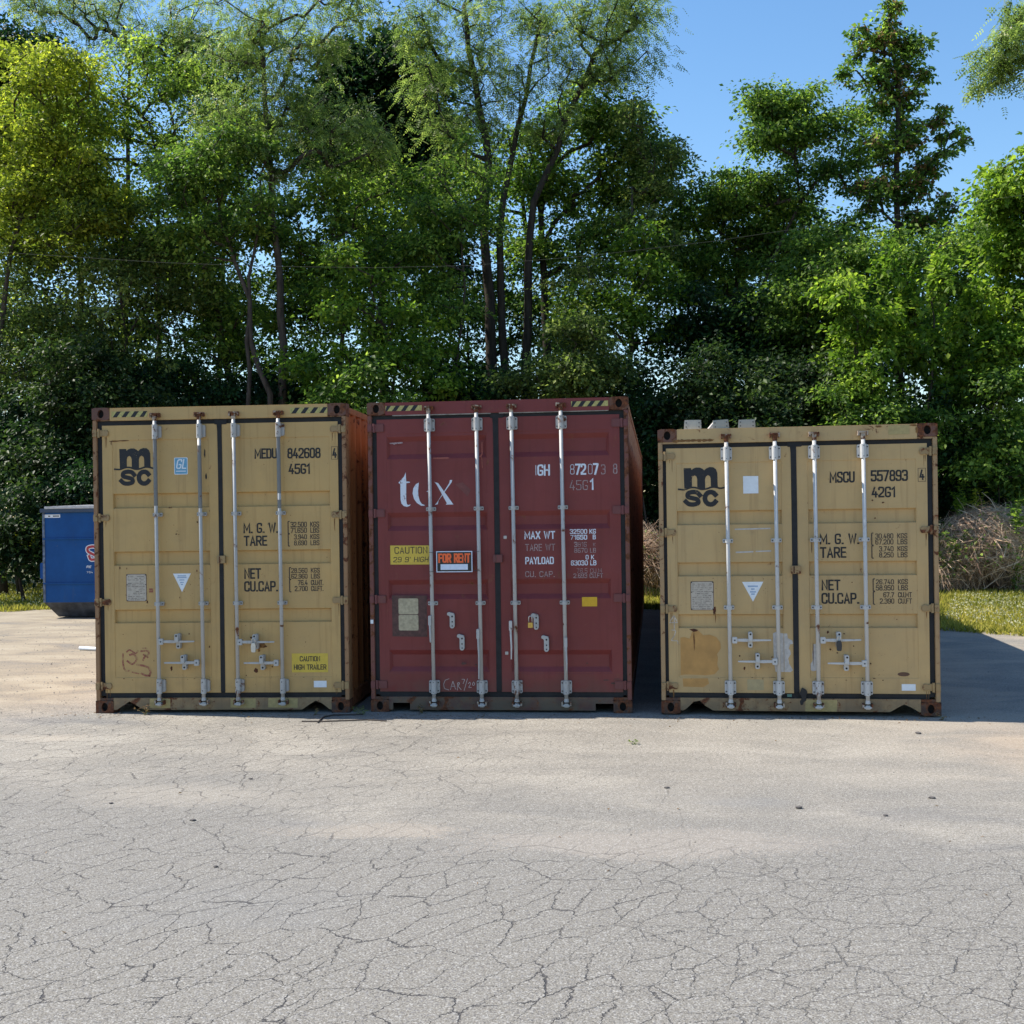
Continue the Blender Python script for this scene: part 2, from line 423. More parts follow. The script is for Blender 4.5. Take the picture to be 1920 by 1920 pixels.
def door_leaf(x0, x1, z0, z1, sx0, sx1, sz0, sz1, bands, y, mat, parent, band_depth=.03, slope=.012, fold=.005):
    """flat frame, sheet sunk by fold, horizontal pressed bands sunk by band_depth"""
    mb = MB(); q = mb.quad
    def F(a, b, c, d, yy): q((a, yy, c), (b, yy, c), (b, yy, d), (a, yy, d))
    F(x0, sx0, z0, z1, y); F(sx1, x1, z0, z1, y); F(sx0, sx1, z0, sz0, y); F(sx0, sx1, sz1, z1, y)
    def ring(a, b, c, d, ya, ins_x, ins_z, yb):
        q((a, ya, c), (b, ya, c), (b-ins_x, yb, c+ins_z), (a+ins_x, yb, c+ins_z))
        q((a, ya, d), (a+ins_x, yb, d-ins_z), (b-ins_x, yb, d-ins_z), (b, ya, d))
        q((a, ya, c), (a+ins_x, yb, c+ins_z), (a+ins_x, yb, d-ins_z), (a, ya, d))
        q((b, ya, c), (b, ya, d), (b-ins_x, yb, d-ins_z), (b-ins_x, yb, c+ins_z))
    ys = y+fold
    ring(sx0, sx1, sz0, sz1, y, .004, .004, ys)
    a, b = sx0+.004, sx1-.004; zc = sz0+.004
    for (bz0, bz1) in sorted(bands):
        F(a, b, zc, bz0, ys)
        ring(a, b, bz0, bz1, ys, slope*.6, slope, ys+band_depth)
        F(a+slope*.6, b-slope*.6, bz0+slope, bz1-slope, ys+band_depth)
        zc = bz1
    F(a, b, zc, sz1-.004, ys)
    # edges and back
    yb = y+.05
    q((x0, y, z0), (x0, y, z1), (x0, yb, z1), (x0, yb, z0)); q((x1, y, z0), (x1, yb, z0), (x1, yb, z1), (x1, y, z1))
    q((x0, y, z0), (x0, yb, z0), (x1, yb, z0), (x1, y, z0)); q((x0, y, z1), (x1, y, z1), (x1, yb, z1), (x0, yb, z1))
    q((x0, yb, z0), (x0, yb, z1), (x1, yb, z1), (x1, yb, z0))
    bm_fix = mb.build('door', mat, parent, fix=False)
    me = bm_fix.data; bm = bmesh.new(); bm.from_mesh(me); bmesh.ops.remove_doubles(bm, verts=bm.verts, dist=1e-5)
    bmesh.ops.recalc_face_normals(bm, faces=bm.faces); bm.to_mesh(me); bm.free()
    return bm_fix

def hinge(z, side, xw, mat, parent, style, y=0.022):
    """hinge blade on the door wrapping to the post; side -1 left, +1 right"""
    X = (lambda v: v) if side < 0 else (lambda v: xw-v)
    h = .032; mb = MB()
    if style == 'round': pts = [(.036, z-h), (.085, z-h), (.10, z-h*.75), (.135, z-h), (.150, z-h*.7), (.156, z), (.150, z+h*.7), (.135, z+h), (.10, z+h*.75), (.085, z+h), (.036, z+h)]
    else: pts = [(.036, z-h*1.15), (.150, z-h*1.15), (.156, z-h), (.156, z+h), (.150, z+h*1.15), (.036, z+h*1.15)]
    mb.prism([(X(a), b) for a, b in pts], y-.016, y)
    o = mb.build('hinge', mat, parent, bevel=.003)
    MB().box(X(.004) if side < 0 else X(.046), X(.046) if side < 0 else X(.004), y-.034, y-.004, z-h*1.05, z+h*1.05).build('hinge_lug', mat, o, bevel=.003)
    MB().tube([(X(.062), y-.020, z-h*1.3), (X(.062), y-.020, z+h*1.3)], .012, 8).build('hinge_pin', mat, o)
    return o

def lock_bar(x, z0, z1, style, bm_, cap, parent, stain=None, lean=0.0):
    """locking bar with its cams, bearing brackets and guides. style: 'plain' or 'bolted'"""
    yc = -.040; r = .0175
    xa = lambda z: x + lean*(z1-z)
    mb = MB(); mb.tube([(xa(z0+.03), yc, z0+.03), (xa(z1-.03), yc, z1-.03)], r, 12)
    o = mb.build('locking_bar', bm_, parent, smooth=False)
    o.data.polygons.foreach_set('use_smooth', [len(p.vertices) == 4 for p in o.data.polygons])
    if stain:
        for (a, b) in stain:
            MB().tube([(xa(a), yc, a), (xa(b), yc, b)], r+.0012, 12, False).build('dark_stain', M['galv_d'], o, smooth=True)
    for z, sg in ((z1, 1), (z0, -1)):
        # cam: forked hook plus keeper on the frame
        c = MB()
        c.box(xa(z)-.020, xa(z)+.020, yc-.012, yc+.018, z-.030, z+.006)
        c.box(xa(z)-.034, xa(z)+.030, yc-.024, yc+.022, z+sg*.012-.008, z+sg*.012+.008)
        c.tube([(xa(z), yc, z-sg*.055), (xa(z), yc, z-sg*.02)], [r*1.05, r*1.35], 10)
        c.build('cam', cap if sg > 0 else bm_, o, bevel=.003)
        k = MB()
        k.box(xa(z)-.046, xa(z)-.030, -.052, .004, z-.020, z+.024)
        k.box(xa(z)+.030, xa(z)+.046, -.046, .004, z-.018, z+.022)
        k.build('keeper', cap, o, bevel=.003)
    for zc in (z1-.155, z0+.155):
        b = MB(); xx = xa(zc)
        if style == 'plain':
            b.prism(rnd([(xx-.030, zc-.062), (xx-.030, zc+.062), (xx+.048, zc+.055), (xx+.048, zc-.055)], True, .015), -.012, .018)
            b.tube([(xx, yc+.002, zc-.068), (xx, yc+.002, zc+.068)], .026, 12)
            bb = b.build('bearing_bracket', bm_, o)
            for dz in (-.04, .04): MB().tube([(xx-.004, yc-.028, zc+dz), (xx-.004, yc-.022, zc+dz)], .005, 6).build('rivet', M['bolt'], bb)
        else:
            b.prism(rnd([(xx-.05, zc-.058), (xx-.05, zc+.058), (xx+.05, zc+.058), (xx+.05, zc-.058)], True, .014), -.010, .018)
            b.tube([(xx, yc+.004, zc-.062), (xx, yc+.004, zc+.062)], .0265, 12)
            bb = b.build('bearing_bracket', bm_, o)
            for dx in (-.038, .038):
                for dz in (-.038, .038):
                    MB().tube([(xx+dx, -.0135, zc+dz), (xx+dx, -.009, zc+dz)], .007, 8).build('bolt', M['bolt'], bb)
            for dz in (-.045, .045): MB().tube([(xx, yc-.026, zc+dz), (xx, yc-.020, zc+dz)], .004, 6).build('rivet', M['bolt'], bb)
    for zc in (z1-.937, z0+.93 if z1 > 2.7 else z0+.87):
        b = MB(); xx = xa(zc)
        b.prism(rnd([(xx-.046, zc-.018), (xx-.046, zc+.018), (xx+.046, zc+.018), (xx+.046, zc-.018)], True, .010), -.006, .018)
        b.tube([(xx, yc+.003, zc-.016), (xx, yc+.003, zc+.016)], .025, 12)
        bb = b.build('bar_guide', bm_, o)
        for dx in (-.035, .035): MB().tube([(xx+dx, -.0095, zc), (xx+dx, -.005, zc)], .006, 8).build('bolt', M['bolt'], bb)
    return o

def handle_across(xh, xe, z, xhasp, mat, parent, droop=0.0):
    """door handle lying level across, held in its hasp"""
    y = -.060; s_ = 1 if xe > xh else -1
    mb = MB()
    mb.prism(rnd([(xh-.022, z-.028), (xh-.022, z+.028), (xh+.022, z+.028), (xh+.022, z-.028)], True, .008), y-.012, y+.022)
    xm = xh+s_*.10
    mb.prism([(xh+s_*.02, z-.011), (xm, z-.014), (xhasp, z-.012), (xe, z-.006-droop), (xe, z+.007-droop), (xhasp, z+.010), (xm, z+.014), (xh+s_*.02, z+.013)][::s_], y-.006, y+.006)
    o = mb.build('handle', mat, parent, bevel=.002)
    MB().tube([(xh, y-.015, z), (xh, y-.008, z)], .007, 8).build('bolt', M['bolt'], o)
    hp = MB()
    hp.prism(rnd([(xhasp-.019, z-.070), (xhasp-.021, z-.03), (xhasp-.015, z), (xhasp-.019, z+.07), (xhasp+.019, z+.07), (xhasp+.015, z), (xhasp+.021, z-.03), (xhasp+.019, z-.070)], True, .012), -.030, .02)
    h = hp.build('hasp', mat, parent, bevel=.002)
    MB().prism(rnd([(xhasp-.018, z-.006), (xhasp-.018, z+.074), (xhasp+.018, z+.074), (xhasp+.018, z-.006)], True, .014), y-.022, y-.008).build('hasp_flap', mat, h, bevel=.002)
    for dz in (.055, -.048): MB().tube([(xhasp, y-.0245 if dz > 0 else -.033, z+dz), (xhasp, y-.018 if dz > 0 else -.028, z+dz)], .009, 8).build('hole', M['hole'], h)
    return o

def handle_hanging(x, z1, z0, mat, parent, off=-.012):
    """handle swung down, hanging beside its bar"""
    mb = MB(); y = -.070
    mb.prism(rnd([(x+off-.014, z1-.09), (x+off-.014, z1), (x+off+.014, z1), (x+off+.014, z1-.09)], True, .008), y-.010, y+.024)
    mb.tube([(x+off, y, z1-.08), (x+off+.004, y-.012, z1-.16), (x+off+.008, y-.018, z1-.24), (x+off+.004, y-.010, z0)], [.010, .009, .008, .006], 8)
    return mb.build('handle', mat, parent, bevel=.001)

def hasp_open(x, z, mat, parent):
    """wall hasp of the red container: plate with three holes and a hook at the upper left"""
    pts = [(-.047, .068), (-.040, .080), (-.024, .082), (-.005, .076), (.018, .070), (.024, .045), (.024, -.05), (.014, -.066), (0, -.070), (-.014, -.066), (-.022, -.05), (-.022, .040), (-.032, .050), (-.044, .052)]
    o = MB().prism([(x+a, z+b) for a, b in pts], -.012, .018).build('hasp', mat, parent, bevel=.002)
    for dz, r in ((.042, .008), (-.008, .007), (-.046, .006)):
        MB().tube([(x+.002, -.0145, z+dz), (x+.002, -.011, z+dz)], r, 8).build('hole', M['hole'], o)
    return o

def corrugated_side(x, out, H, L, mat, parent):
    """trapezoid-profile side panel at x; out = +1/-1 outward direction"""
    d = .036; p = .278; y = .19; prof = []
    while y < L-.2:
        prof += [(0, y), (0, y+.072), (-d, y+.072+.068), (-d, y+.072+.068+.070), (0, y+p)]
        y += p
    prof = [(x+out*(-.012+a), min(b, L-.17)) for a, b in prof]
    z0, z1 = .165, H-.085
    mb = MB()
    for a, b in prof: mb.v += [(a, b, z0), (a, b, z1)]
    for i in range(len(prof)-1): mb.f.append((2*i, 2*i+2, 2*i+3, 2*i+1))
    return mb.build('side_panel', mat, parent, fix=False)

def stripes(x0, x1, z0, z1, y, parent, n, lean, start_black=False, dark='ink'):
    flat_poly('warning_tape', [(x0, z0), (x1, z0), (x1, z1), (x0, z1)], y, M['yellow_tape'], parent)
    mb = MB(); p = (x1-x0)/n
    sh = (z1-z0)*.75*lean
    for k in range(n):
        a = x0+p*(k+.12 if not start_black else k-.30); b = a+p*.48
        pts = [(a, z0), (b, z0), (b+sh, z1), (a+sh, z1)]
        pts = [(min(max(u, x0), x1), v) for u, v in pts]
        i = len(mb.v); mb.v += [(u, y-.0006, v) for u, v in pts]; mb.f.append((i, i+1, i+2, i+3))
    mb.build('tape_stripe', M[dark], parent, fix=False)

def blob(cx, cz, rx, rz, n=14, jag=.3, seed=0):
    r = random.Random(seed)
    return [(cx+math.cos(2*math.pi*k/n)*rx*(1+r.uniform(-jag, jag)), cz+math.sin(2*math.pi*k/n)*rz*(1+r.uniform(-jag, jag))) for k in range(n)]

def msc_logo(x0, z1, y, parent, sc=1.0):
    """bold wave logo: m over a wave over sc. x0, z1 = left edge of the m, its top"""
    k = .304/380*sc
    f = lambda u, v: (x0+(u-395)*k, z1-(v-643)*k)
    m = [(395, 650), (478, 650), (482, 672), (505, 655), (535, 645), (575, 646), (607, 662), (625, 678), (650, 655), (685, 643), (725, 645), (755, 668), (770, 710), (772, 850), (775, 866), (697, 866), (695, 770), (688, 746), (665, 732), (643, 746), (632, 775), (632, 886), (545, 886), (545, 775), (537, 746), (515, 732), (493, 746), (485, 775), (485, 878), (400, 884)]
    flat_poly('logo_mark', [f(*p) for p in m], y, M['ink'], parent)
    mb = MB()
    w = rnd([(338, 888), (400, 895), (465, 870), (520, 868), (590, 895), (650, 888), (705, 866), (760, 872), (800, 886), (842, 876)], False, 25)
    g = lambda u, v: (f(u, v)[0], y-.0003, f(u, v)[1])
    ribbon(mb, w, False, 19, g)
    s_ = rnd([(572, 958), (545, 925), (490, 918), (438, 932), (432, 975), (490, 990), (550, 1005), (558, 1048), (500, 1064), (445, 1058), (415, 1028)], False, 26)
    ribbon(mb, s_, False, 50, g)
    c = [(692+64*math.cos(a), 994-70*math.sin(a)) for a in [math.radians(36+i*(288/20)) for i in range(21)]]
    ribbon(mb, c, False, 53, g)
    mb.build('logo_lettering', M['ink'], parent, fix=False)

def container(name, spec, loc, rz, label):
    H = spec['H']; L = 12.192; W = 2.438
    root = empty('shipping_container', loc, rz)
    tag(root, label, 'shipping container', 'shipping containers standing in a row on the lot')
    S = spec; mp, mh = M[S['post']], M[S['head']]
    zt = H-.118
    # frame
    for side, x0 in ((0, 0.0), (1, W-.172)):
        casting(x0, H-.118, M[S['cast']], root); casting(x0, 0.0, M[S['cast_low']], root)
        for y0 in (L-.162,):
            MB().box(x0, x0+.172, y0, L, H-.118, H).build('corner_casting', M[S['cast']], root, bevel=.004)
            MB().box(x0, x0+.172, y0, L, 0, .118).build('corner_casting', M[S['cast_low']], root, bevel=.004)
    # front corner posts: pale thin outer strip with a deep return
    for a, b in ((0.003, .043), (W-.043, W-.003)):
        MB().box(a, b, .004, .15, .118, H-.118).build('corner_post', mp, root, bevel=.004)
    for a in (0.004, W-.064):
        MB().box(a, a+.06, L-.12, L-.004, .118, H-.118).build('corner_post', mp, root, bevel=.004)
    gt, gb = S['gask_top']; dl = .189
    # header between the castings, lapping down to the gasket
    hd = MB().prism([(.1715, H-.004), (.1715, gt), (W-.1715, gt), (W-.1715, H-.004)], 0.0, .09).build('door_header', mh, root, bevel=.003)
    MB().box(.044, .1715, .006, .09, gt, H-.1185).build('header_cheek', mp, root)
    MB().box(W-.1715, W-.044, .006, .09, gt, H-.1185).build('header_cheek', mp, root)
    # sill with fork pockets
    z0, z1 = .030, .143
    if S['notch'] == 'tri':
        pts = [(.172, z1), (.172, z0), (.200, z0)] + S['n1'] + [(.50, z0), (1.94, z0)] + S['n2'] + [(W-.19, z0), (W-.172, z0), (W-.172, z1)]
    else:
        pts = [(.172, z1), (.172, z0), (.209, z0), (.209, .086), (.372, .086), (.372, z0-.008), (2.102, z0-.008), (2.102, .083), (2.268, .083), (2.268, z0), (W-.172, z0), (W-.172, z1)]
    if S['notch'] == 'tri': MB().prism(pts, 0.004, .030).build('door_sill', M[S['sill']], root)
    else:
        sb = MB(); sb.box(.172, W-.172, .004, .030, .0862, .143)
        for a, b in ((.172, .209), (.372, 2.102), (2.268, W-.172)): sb.box(a, b, .004, .030, .022, .0860)
        sb.build('door_sill', M[S['sill']], root)
    lz = S['latch']; c0, c1 = S['cg']
    lt = MB().prism(rnd([(c0-.012, lz-.036), (c0-.012, lz+.036), (c1+.026, lz+.036), (c1+.026, lz-.036)], True, .008), -.012, .019).build('overlap_latch', M[S['hinge']], root, bevel=.002)
    MB().box(c0+.008, c0+.018, -.015, -.0122, lz-.03, lz+.03).build('latch_slot', M['rust_spot' if S['hstyle'] == 'round' else 'plate_dark'], lt)
    MB().box(.044, .1715, .006, .03, .1185, .143).build('door_sill_end', M[S['cast_low']], root)
    MB().box(W-.1715, W-.044, .006, .03, .1185, .143).build('door_sill_end', M[S['cast_low']], root)
    # gasket: frame of rubber round both leaves
    gl0, gl1 = S['gl']; gr0, gr1 = S['gr']; c0, c1 = S['cg']
    yg = .030
    g = MB()
    g.box(gl0-.004, gl1+.004, yg, yg+.03, .16, gt+.0)
    g.box(gr0-.004, gr1+.004, yg, yg+.03, .16, gt+.0)
    g.box(gl1, gr0, yg-.001, yg+.029, gb-.004, gt)
    g.box(gl1, gr0, yg-.001, yg+.029, .143, .193)
    g.box(c0-.004, c1+.004, yg-.006, yg+.03, .193, gb-.004)
    go = g.build('gasket', M['rubber'], root)
    MB().prism(rnd([(c0-.03, gb-.008), (c0-.03, gt+.008), (c1+.05, gt+.008), (c1+.05, gb-.008)], True, .012), yg-.014, yg-.007).build('gasket_flap', M['rubber'], go)
    fl = MB().prism([(c0-.006, gb), (c0-.001, gb-.06), (c0+.004, gb-.5), (c0, .2), (c1, .2), (c1+.002, gb-.5), (c1, gb)], yg-.016, yg-.008).build('gasket_lip', M['rubber'], go)
    # dark box behind the gaskets
    # doors
    dm = M[S['door']]; y = .020
    d1 = door_leaf(gl1, c0, dl, gb, S['s1'][0], S['s1'][1], S['sz'][0], S['sz'][1], S['bands'], y, dm, root, S.get('bd', .03), S.get('slope', .012), S.get('fold', .005))
    d2 = door_leaf(c1, gr0, dl, gb, S['s2'][0], S['s2'][1], S['sz'][0], S['sz'][1], S['bands'], y, dm, root, S.get('bd', .03), S.get('slope', .012), S.get('fold', .005))
    for z in S['hz']:
        hinge(z, -1, W, M[S['hinge']], d1, S['hstyle']); hinge(z, 1, W, M[S['hinge']], d2, S['hstyle'])
    # body
    MB().box(.05, W-.05, .09, L-.06, H-.085, H-.080).build('roof_lining', M['under'], root)
    rf = MB(); yy = .12; top = H-.030
    prof = []
    while yy < L-.1:
        prof += [(yy, top), (yy+.09, top), (yy+.12, top+.018), (yy+.19, top+.018)]; yy += .209
    for a, b in prof: rf.v += [(.05, a, b), (W-.05, a, b)]
    for i in range(len(prof)-1): rf.f.append((2*i, 2*i+1, 2*i+3, 2*i+2))
    rf.build('roof_panel', M['roof'], root, fix=False)
    for a, b, o_ in ((.0, W, -1), (1, W, 1)):
        x = 0.0 if o_ < 0 else W
        corrugated_side(x, o_, H, L, M[S['side']], root)
        xa, xb = (.006, .062) if o_ < 0 else (W-.062, W-.006)
        MB().box(xa, xb, .15, L-.15, H-.088, H-.026).build('top_rail', M[S['side']], root, bevel=.004)
        MB().box(xa, xb, .15, L-.15, .03, .168).build('bottom_rail', M[S['side']], root, bevel=.004)
    MB().box(.07, W-.07, L-.06, L-.03, .12, H-.05).build('end_wall', M[S['side']], root)
    MB().box(.07, W-.07, .06, L-.07, .150, .178).build('floor', M['under'], root)
    cm = MB().box(.07, W-.07, 0, .045, .035, .149).build('cross_member', M['under'], root)
    cm.location = (0, .35, 0)
    for k in range(1, 20):
        share('cross_member', cm.data, root, (0, .35+k*.6, 0))
    return root, d1, d2

YD = .020            # door face
YM = .0195           # print on the red doors
YF = .0245           # sunk sheet face
BRK = M['galv']
L_SPEC = dict(latch=1.445, H=2.896, post='post_tan', head='tan_head', cast='casting', cast_low='casting_dark', sill='sill_tan', door='tan_door', side='side_tan', hinge='hinge_tan', hstyle='round',
              gask_top=(2.771, 2.727), gl=(.047, .089), gr=(2.354, 2.390), cg=(1.206, 1.247), notch='tri',
              n1=[(.245, .060), (.325, .111), (.375, .085), (.44, .045)], n2=[(1.985, .030), (2.05, .075), (2.113, .112), (2.17, .09), (2.24, .035)],
              s1=(.184, 1.120), s2=(1.340, 2.274), sz=(.331, 2.587), bands=[(1.938, 2.080), (1.396, 1.530), (.848, .979)], hz=(2.655, 1.852, 1.051, .255))
LC, LD1, LD2 = container('L', L_SPEC, (-3.8439, -0.1686, 0), math.radians(2.858), 'tall tan shipping container with rusty corner posts, leftmost of the three, beside the blue dumpster')
M_SPEC = dict(latch=1.425, H=2.896, post='post_red', head='red_head', cast='casting_red', cast_low='casting_dark', sill='sill_red', door='red_door', side='side_red', hinge='hinge_red', hstyle='square',
              gask_top=(2.775, 2.736), gl=(.039, .086), gr=(2.355, 2.396), cg=(1.187, 1.236), notch='rect',
              s1=(.176, 1.125), s2=(1.33, 2.262), sz=(.36, 2.60), bands=[(2.362, 2.572), (1.692, 1.862), (1.05, 1.232), (.375, .577)], bd=.028, slope=.045, fold=.002, hz=(2.657, 1.859, 1.053, .255))
MC, MD1, MD2 = container('M', M_SPEC, (-1.219, 0, 0), 0, 'tall dark red shipping container with an orange sign, between the two tan ones')
R_SPEC = dict(latch=1.292, H=2.571, post='post_tan2', head='tan2_head', cast='casting', cast_low='casting_dark', sill='sill_tan', door='tan2_door', side='side_tan', hinge='hinge_tan', hstyle='round',
              gask_top=(2.436, 2.396), gl=(.032, .073), gr=(2.349, 2.388), cg=(1.178, 1.225), notch='tri',
              n1=[(.225, .045), (.29, .108), (.345, .118), (.39, .075), (.46, .032)], n2=[(2.003, .030), (2.07, .07), (2.124, .099), (2.18, .075), (2.25, .033)],
              s1=(.161, 1.096), s2=(1.322, 2.256), sz=(.326, 2.261), bands=[(1.699, 1.829), (1.236, 1.364), (.769, .896)], hz=(2.326, 1.636, .946, .249))
RC, RD1, RD2 = container('R', R_SPEC, (1.4808, -0.0729, 0.012), math.radians(-1.288), 'lower tan shipping container with grey brackets on its roof, rightmost of the three')

# ---- left container fittings
YO = YD-.0015; YS = YF-.0015
for x, st in ((.622, [(2.42, 2.62), (1.96, 2.42)]), (1.048, [(1.93, 2.52)]), (1.378, None), (1.803, [(2.06, 2.60), (1.92, 2.0)])):
    st2 = None
    if st: st2 = st
    lock_bar(x, .103, 2.812, 'plain', M['galv'], M['cap_tan'], LC, st2, lean=.004)
handle_across(.662, .982, .681, .816, M['galv'], LC); handle_across(1.002, .689, .482, .872, M['galv'], LC)
handle_across(1.418, 1.745, .672, 1.560, M['galv'], LC); handle_across(1.760, 1.452, .476, 1.622, M['galv'], LC)
stripes(.193, .540, 2.803, 2.857, -.0022, LC, 4, 1, dark='ink'); stripes(1.910, 2.264, 2.806, 2.860, -.0022, LC, 4, 1)
msc_logo(.253, 2.509, YS, LD1)
flat_poly('class_sticker', rnd([(.784, 2.253), (.784, 2.413), (.914, 2.413), (.914, 2.253)], True, .01), YS, M['white_sticker'], LD1)
flat_poly('class_sticker', rnd([(.790, 2.259), (.790, 2.407), (.908, 2.407), (.908, 2.259)], True, .008), YS-.0006, M['blue_sticker'], LD1)
text('sticker_text', 'GL', .800, .900, 2.305, 2.398, YS-.0012, M['white_sticker'], LD1, th=.15, skew=.18)
flat_poly('sticker_line', [(.802, 2.280), (.896, 2.280), (.896, 2.288), (.802, 2.288)], YS-.0012, M['white_sticker'], LD1)
text('stencil_text', 'MEDU', 1.558, 1.774, 2.388, 2.486, YS, M['ink'], LD2, th=.19)
text('stencil_text', '842608', 1.872, 2.189, 2.385, 2.484, YS, M['ink'], LD2, th=.19)
text('stencil_text', '4', 2.302, 2.342, 2.384, 2.476, YO, M['ink'], LD2, th=.19)
mb = MB()
for a, b in (((2.293, 2.372), (2.350, 2.372)), ((2.350, 2.372), (2.350, 2.490)), ((2.350, 2.490), (2.293, 2.490)), ((2.293, 2.490), (2.293, 2.372))):
    ribbon(mb, [a, b], False, .0035, lambda u, v: (u, YO, v))
mb.build('check_digit_box', M['ink_soft'], LD2, fix=False)
text('stencil_text', '45G1', 1.881, 2.087, 2.238, 2.337, YS, M['ink'], LD2, th=.19)
text('stencil_text', 'M. G. W.', 1.441, 1.775, 1.688, 1.786, YS, M['ink'], LD2, th=.19)
text('stencil_text', 'TARE', 1.443, 1.669, 1.568, 1.665, YS, M['ink'], LD2, th=.19)
text('stencil_text', 'NET', 1.443, 1.605, 1.258, 1.359, YS, M['ink'], LD2, th=.19)
text('stencil_text', 'CU.CAP.', 1.441, 1.766, 1.138, 1.237, YS, M['ink'], LD2, th=.19)
def weights_block(door, rows, zb, xr, sc=1.0):
    for (num, unit), (z0, z1) in zip(rows, zb):
        text('stencil_text', num, xr[0] + (.16-.031*len(num.replace('.', ''))), xr[0]+.160, z0, z1, YS, M['ink_soft'], door, th=.17)
        text('stencil_text', unit, xr[1], xr[1]+(.086 if len(unit) < 4 else .118), z0, z1, YS, M['ink_soft'], door, th=.17)
    for (a, b) in ((zb[1][0], zb[0][1]), (zb[3][0], zb[2][1])):
        text('stencil_text', '(', 1.866, 1.882, a, b, YS, M['ink_soft'], door, th=.10)
    for (a, b) in ((zb[5][0], zb[4][1]), (zb[7][0], zb[6][1])):
        text('stencil_text', '(', 1.873, 1.889, a, b, YS, M['ink_soft'], door, th=.10)
rowsL = [('32.500', 'KGS'), ('71.650', 'LBS'), ('3.940', 'KGS'), ('8.690', 'LBS'), ('28.560', 'KGS'), ('62.960', 'LBS'), ('76.4', 'CU.MT.'), ('2.700', 'CU.FT.')]
zbL = [(1.740, 1.790), (1.685, 1.735), (1.625, 1.672), (1.568, 1.615), (1.310, 1.356), (1.255, 1.302), (1.194, 1.243), (1.138, 1.186)]
weights_block(LD2, rowsL, zbL, (1.888, 2.080))
flat_poly('data_plate', rnd([(.303, 1.057), (.303, 1.316), (.501, 1.316), (.501, 1.057)], True, .014), YS-.0002, M['plate_dark'], LD1)
flat_poly('data_plate', rnd([(.307, 1.061), (.307, 1.312), (.497, 1.312), (.497, 1.061)], True, .012), YS-.0015, M['plate_grey'], LD1)
def plate_lines(x0, x1, z0, z1, door, n, seed, mat='plate_ink'):
    r = random.Random(seed); mb = MB(); y = YS-.0022
    for k in range(n):
        z = z1-.018-(z1-z0-.03)*k/(n-1); x = x0+.012
        while x < x1-.02:
            w = r.uniform(.008, .04); w = min(w, x1-.012-x); h_ = r.uniform(.0025, .006)
            if r.random() < .75: mb.quad((x, y, z-h_), (x+w, y, z-h_), (x+w, y, z), (x, y, z))
            x += w+r.uniform(.004, .014)
    mb.build('plate_print', M[mat], door, fix=False)
plate_lines(.307, .497, 1.061, 1.312, LD1, 15, 3)
mb = MB()
for (x, z) in ((.312, 1.306), (.492, 1.306), (.312, 1.215), (.492, 1.215), (.312, 1.066), (.492, 1.066)): mb.tube([(x, YS-.006, z), (x, YS, z)], .0045, 6)
mb.build('plate_rivet', M['bolt'], LD1)
flat_poly('triangle_decal', [(.757, 1.316), (.843, 1.140), (.930, 1.316)], YS, M['white_sticker'], LD1)
for k, (w, z) in enumerate(((.08, 1.294), (.09, 1.278), (.05, 1.255), (.035, 1.232), (.02, 1.212))):
    flat_poly('decal_print', [(.843-w/2, z-.005), (.843+w/2, z-.005), (.843+w/2, z+.005), (.843-w/2, z+.005)], YS-.0006, M['print_blue'], LD1)
flat_poly('red_mark', [(.523, 1.140), (.562, 1.140), (.562, 1.178), (.523, 1.178)], YS, M['red_smear'], LD1)
# smeared red letters low on the left leaf
mb = MB()
for pts, th in (([(.262, .555), (.258, .49), (.268, .42), (.292, .392), (.318, .40)], .016), ([(.30, .58), (.325, .60), (.362, .575), (.392, .56), (.405, .585)], .014), ([(.305, .49), (.35, .455), (.39, .49), (.392, .53), (.36, .56), (.33, .55)], .018),
                ([(.44, .585), (.505, .59), (.515, .555), (.47, .53), (.455, .50)], .017), ([(.462, .55), (.50, .525)], .014), ([(.40, .455), (.47, .445), (.515, .425), (.528, .38), (.515, .352)], .02), ([(.44, .372), (.475, .352), (.515, .352)], .018), ([(.35, .385), (.41, .372)], .012), ([(.455, .612), (.482, .612)], .012)):
    ribbon(mb, rnd(pts, False, .02), False, th, lambda u, v: (u, YS, v))
mb.build('red_smear', M['red_smear'], LD1, fix=False)
flat_poly('caution_sticker', [(1.887, .376), (2.231, .376), (2.231, .553), (1.887, .553)], YS, M['yellow'], LD2)
text('sticker_text', 'CAUTION', 1.962, 2.158, .478, .528, YS-.0006, M['black'], LD2, th=.20)
text('sticker_text', 'HIGH TRAILER', 1.905, 2.216, .400, .450, YS-.0006, M['black'], LD2, th=.20)
flat_poly('white_label', [(2.095, .235), (2.216, .235), (2.216, .296), (2.095, .296)], YO, M['white_sticker'], LD2)
# rust scabs and runs
def scabs(lst, door, y=None, mat='rust_spot'):
    for i, (x, z, a, b) in enumerate(lst):
        flat_poly('rust_patch', blob(x, z, a, b, 11, .35, i*7+int(x*100)), (y or YO)-.0005*((i % 3)+1), M[mat], door)
scabs([(.20, 2.578, .05, .004), (.30, 2.582, .05, .004), (.178, 2.56, .004, .02)], LD1)
scabs([(.73, .42, .010, .022), (.245, 1.375, .006, .014), (.31, 1.37, .004, .01), (.505, 1.05, .008, .014), (.82, 1.09, .003, .010), (.22, .325, .05, .004), (.30, .325, .03, .004), (.32, .25, .003, .05), (.45, .30, .005, .006), (.60, 1.935, .012, .006), (.74, 1.94, .02, .005), (1.0, 1.80, .006, .01), (.795, 1.69, .01, .006), (.82, 1.685, .005, .004), (1.02, 1.035, .03, .004), (1.09, 1.03, .02, .003), (.905, .745, .005, .008), (1.10, .62, .005, .01)], LD1, YS)
